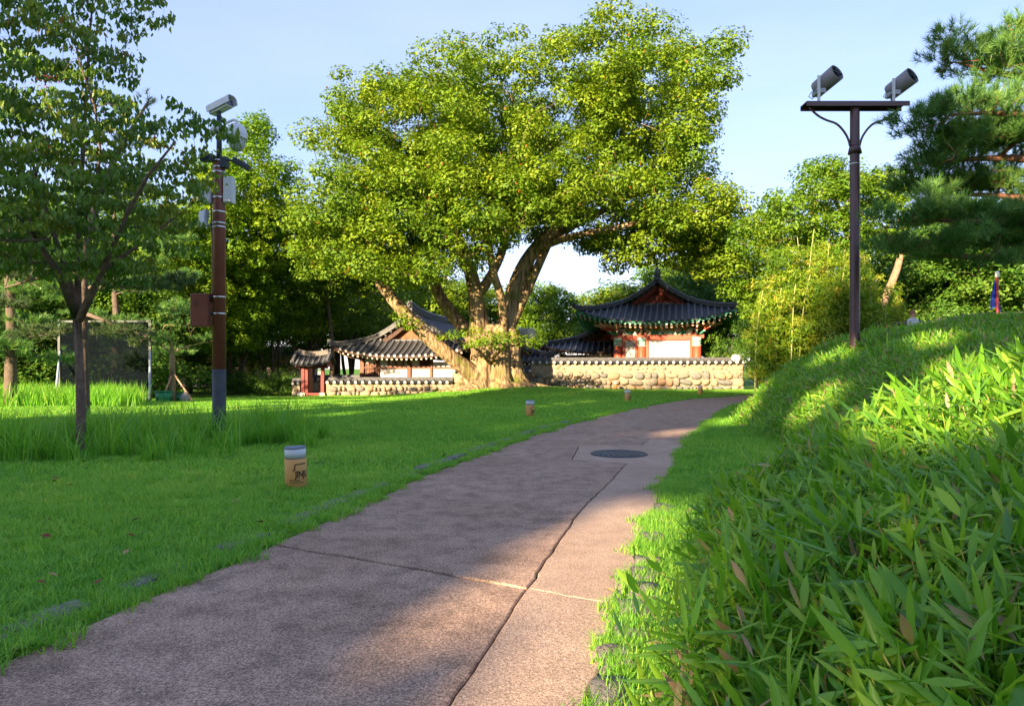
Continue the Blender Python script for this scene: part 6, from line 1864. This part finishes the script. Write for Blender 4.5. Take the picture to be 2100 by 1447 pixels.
def person(loc, rz):
    h = 1.66
    J = {'pelvis': (0, 0, .92), 'waist': (0, 0, 1.06), 'chest': (0, -.01, 1.26), 'neck': (0, 0, 1.43), 'headb': (0, -.015, 1.50), 'head': (0, -.02, 1.60), 'crown': (0, -.01, 1.66)}
    V = [Vector(J[k]) for k in J]; E = [(0, 1), (1, 2), (2, 3), (3, 4), (4, 5), (5, 6)]
    Rd = [(.15, .11), (.135, .10), (.165, .115), (.055, .055), (.075, .085), (.082, .10), (.05, .06)]
    def chain(start, pts, rr):
        last = start
        for p, r_ in zip(pts, rr):
            V.append(Vector(p)); Rd.append((r_, r_)); E.append((last, len(V) - 1)); last = len(V) - 1
        return last
    for s_ in (-1, 1):
        w_ = chain(2, [(s_ * .12, 0, 1.34), (s_ * .20, 0, 1.34), (s_ * .24, -.04, 1.08), (s_ * .12, -.22, 1.05), (s_ * .06, -.27, 1.06)], [.075, .06, .045, .036, .030])
        for f in range(5):
            ang = (-.5 + f * .25) * s_
            bp_ = V[w_]; ln = [.05, .075, .08, .075, .06][f]
            chain(w_, [(bp_.x - s_ * .03, bp_.y - .035, bp_.z + .03 - .018 * f), (bp_.x - s_ * (.03 + ln * .5), bp_.y - .035 - ln * .35, bp_.z + .03 - .020 * f), (bp_.x - s_ * (.03 + ln), bp_.y - .03, bp_.z + .025 - .021 * f)], [.012, .010, .008])
        chain(0, [(s_ * .095, 0, .86), (s_ * .10, -.01, .48), (s_ * .10, .01, .10), (s_ * .10, -.03, .05), (s_ * .105, -.15, .035)], [.085, .058, .042, .042, .035])
    me = bpy.data.meshes.new('person'); me.from_pydata(V, E, [])
    o = link('person', me)
    sm = o.modifiers.new('skin', 'SKIN'); sb = o.modifiers.new('sub', 'SUBSURF'); sb.levels = 2; sb.render_levels = 2
    for i, sv in enumerate(me.skin_vertices[0].data): sv.radius = Rd[i]; sv.use_root = (i == 0)
    bpy.context.view_layer.update()
    m2 = bpy.data.meshes.new_from_object(o.evaluated_get(bpy.context.evaluated_depsgraph_get()))
    o.modifiers.clear(); o.data = m2
    m2.materials.clear()
    for m_ in (mat('skin', (.48, .24, .15), .6, .08, 8), mat('pale_shirt', (.46, .45, .47), .8, .12, 10), mat('dark_trousers', (.05, .055, .07), .8, .2, 10), mat('shoe', (.03, .03, .03), .6, .1, 5)): m2.materials.append(m_)
    for p in m2.polygons:
        c = p.center; p.use_smooth = True
        fore = c.y < -.12 and c.z > .9
        p.material_index = 0 if (c.z > 1.425 or fore) else 1 if c.z > .93 else 2 if c.z > .09 else 3
    hair = MB().lathe([(.001, .115), (.05, .108), (.085, .07), (.100, .02), (.098, -.03)], 14, M=Matrix.Translation((0, .005, 1.605)) @ Matrix.Diagonal((.92, 1.12, 1, 1)), cap=False)
    hair.build('hair', mat('cap_russet', (.22, .09, .05), .8, .2, 12), o)
    for s_ in (-1, 1):
        MB().lathe([(.001, -.012), (.011, -.006), (.011, .006), (.001, .012)], 8, M=Matrix.Translation((s_ * .033, -.112, 1.60))).build('eye', M_DARKM, o)
        MB().lathe([(.001, -.028), (.012, -.015), (.013, .012), (.001, .026)], 8, M=Matrix.Translation((s_ * .088, -.01, 1.59))).build('ear', MATS['skin'], o)
    MB().tube([(0, -.108, 1.605), (0, -.128, 1.578), (0, -.110, 1.566)], [.008, .014, .008], 6).build('nose', MATS['skin'], o)
    MB().box((0, -.108, 1.535), (.042, .008, .008)).build('mouth', mat('lip', (.35, .12, .09), .6, .1, 5), o)
    o.location = loc; o.rotation_euler = (0, 0, rz)
    return o
pp = px(1872, 640, 26.0)
po = person((pp.x, 26.0, pp.z - 1.64), R(12))
tag(po, 'person in a pale grey shirt standing at the rail behind the bank', 'person')
# ------------------------------------------------------------------ fallen leaves
M_FALL = [mat('fallen_russet', (.20, .055, .025), .8, .3, 30), mat('fallen_tan', (.36, .22, .10), .8, .3, 30)]
lf = []
for k in range(4):
    g = MB(); rr = random.Random(k)
    V = [(0, -.5, 0), (.22, -.2, .06), (.30, .1, .10), (.12, .38, .04), (0, .55, .08), (-.14, .36, .05), (-.32, .05, .12), (-.2, -.25, .05), (0, 0, -.02)]
    g.add(V, [(8, i, (i + 1) % 8) for i in range(8)]); lf.append(g.mesh('fallen_leaf', M_FALL[k % 2]))
rr = random.Random(4); n = 0
while n < 26:
    y = rr.uniform(3.6, 12); x = rr.uniform(-.72 * y, float(pathL(y)) - .1)
    if x < -.74 * y: continue
    o = link('fallen_leaf', lf[n % 4], None, (x, y, gz(x, y) + .055), (rr.uniform(-.5, .5), rr.uniform(-.5, .5), rr.uniform(0, 6.3)), (rr.uniform(.05, .085),) * 3)
    tag(o, 'small dry brown leaf lying on the lawn grass', 'leaf', 'fallen leaves on the lawn'); n += 1
for (u, v, s_, lab) in [(35, 1340, .10, 'large tan leaf lying at the path edge in the bottom left corner'), (470, 1130, .07, 'tan leaf on the left edge of the path below the near bollard'), (1255, 1218, .08, 'dry curled leaf against the rocks on the right of the path'), (265, 1286, .05, 'pale dry scrap lying on the dark near slab')]:
    D = CAM_H * FPX / (v - 755); p = px(u, v, D)
    o = link('fallen_leaf', lf[1], None, (p.x, p.y, .02), (.2, -.15, rr.uniform(0, 6)), (s_, s_, s_)); tag(o, lab, 'leaf')
# ------------------------------------------------------------------ trees behind the camera whose shade covers the foreground
ca, sa = math.cos(SUN_AZ), math.sin(SUN_AZ)
def ac(x, y): return x * sa + y * ca, x * ca - y * sa        # along and across the sun's direction
# canopy leaves cut away so sun lands on chosen spots: ground point, half length along the light, half width
GAPS = [((.85, 5.4, 0), 1.6, .46), ((.62, 4.3, 0), 1.3, .36), ((.36, 3.2, 0), 1.1, .30), ((.05, 3.95, 0), 1.0, .26), ((6.2, 9.5, 1.3), 1.6, .35), ((7.5, 16, 1.6), 1.8, .4), ((3.35, 13.9, 0), .9, .35), ((5.6, 16.8, .1), 2.2, .55), ((6.6, 18.5, .8), 1.5, .4), ((3.3, 5.4, 1.0), 1.3, .5), ((2.7, 4.2, .95), 1.0, .4), ((4.6, 6.2, 1.3), 1.2, .28), ((5.4, 12.0, .6), 1.6, .45),
        ((-4.8, 19.0, 0), 2.2, .35), ((-6.5, 22, 0), 2.5, .4), ((-9, 20.5, 0), 2.0, .4), ((8, 13, 1.6), 2, .3), ((1.6, 24, 0), 3, .25), ((10.6, 15, 7.2), 3, .9), ((9.4, 15, 4.5), 2, .4), ((11.5, 15, 5.0), 2, .5)]
GAPS = [(g_[0], g_[1], g_[2], *ac(g_[0][0], g_[0][1])) for g_ in GAPS]
def open_canopy(P):
    keep = np.ones(len(P), bool)
    for (gx, gy, gzz), ha, hc, a0, c0 in GAPS:
        k = (P[:, 2] - gzz) / math.sin(SUN_EL) * math.cos(SUN_EL)
        a, c = ac(P[:, 0], P[:, 1]); a = a + k
        keep &= ~((((a - a0) / (ha + .25)) ** 2 + ((c - c0) / (hc + .14)) ** 2) < 1)
    a, c = ac(P[:, 0], P[:, 1])
    keep &= c > -18.3 + 1.1 * np.sin(P[:, 2] * .9) + .5 * np.sin(P[:, 2] * 2.3)
    return keep
GA = 19.0      # how far the grove stands back beyond the first row
for i, (cc, aa, lab) in enumerate([(-14, -32, 'shade tree behind the camera, first from the lawn side'), (-6.5, -34, 'shade tree behind the camera, second from the lawn side'), (1, -32, 'shade tree behind the camera, third from the lawn side'), (8.5, -34, 'shade tree behind the camera, fourth from the lawn side'), (16, -32, 'shade tree behind the camera, fifth from the lawn side'), (24, -34, 'shade tree behind the camera, last from the lawn side')]):
    x, y = sa * aa + ca * cc, ca * aa - sa * cc
    GH = 22.9
    rs = np.random.default_rng(500 + i); n = 210
    Q = rs.uniform(-1, 1, (n * 5, 3)); Q = Q[np.abs(Q).max(1) < 1][:n]
    Cw = np.stack([x + ca * Q[:, 0] * 4.5 + sa * Q[:, 1] * 2.6, y - sa * Q[:, 0] * 4.5 + ca * Q[:, 1] * 2.6, 1.6 + (GH - 2.6) * (Q[:, 2] * .5 + .5)], -1)
    if cc == 1:                                        # unseen leaf tuft added on top to shade the lamp heads
        q = rs.uniform(-1, 1, (26, 3)); zc = 7.9 + (17.6 - aa) * math.tan(SUN_EL)
        xc, yc = sa * aa + ca * -1.2, ca * aa - sa * -1.2
        Cw = np.concatenate([Cw, np.stack([xc + ca * q[:, 0] * .8, yc - sa * q[:, 0] * .8, zc + q[:, 2] * .5], -1)])
    T_ = thing('shade_tree', lab, 'tree', (x, y, 0), 0, 'shade trees behind the camera')
    L0 = np.array([x, y, 0]); s = Skel(520 + i)
    s.limb([(0, 0, -.2), (.1, 0, 4), (0, .2, 8), (.2, 0, 17)], [.45, .36, .25, .08])
    keepb = open_canopy(Cw)
    s.reach((Cw - L0)[keepb][:70], 1.0, .3, .3, .1)
    link('trunk', s.mesh('shade_trunk', M_BARK, .012, 2.4, (7, 5, 3)), T_)
    me = clump_leaves('shade_crown', Cw - L0, 1.75, 110, .50, BRO, 540 + i, .75, .3, .8, cut=lambda P: open_canopy(P + L0))
    link('crown', me, T_)['kind'] = 'stuff'
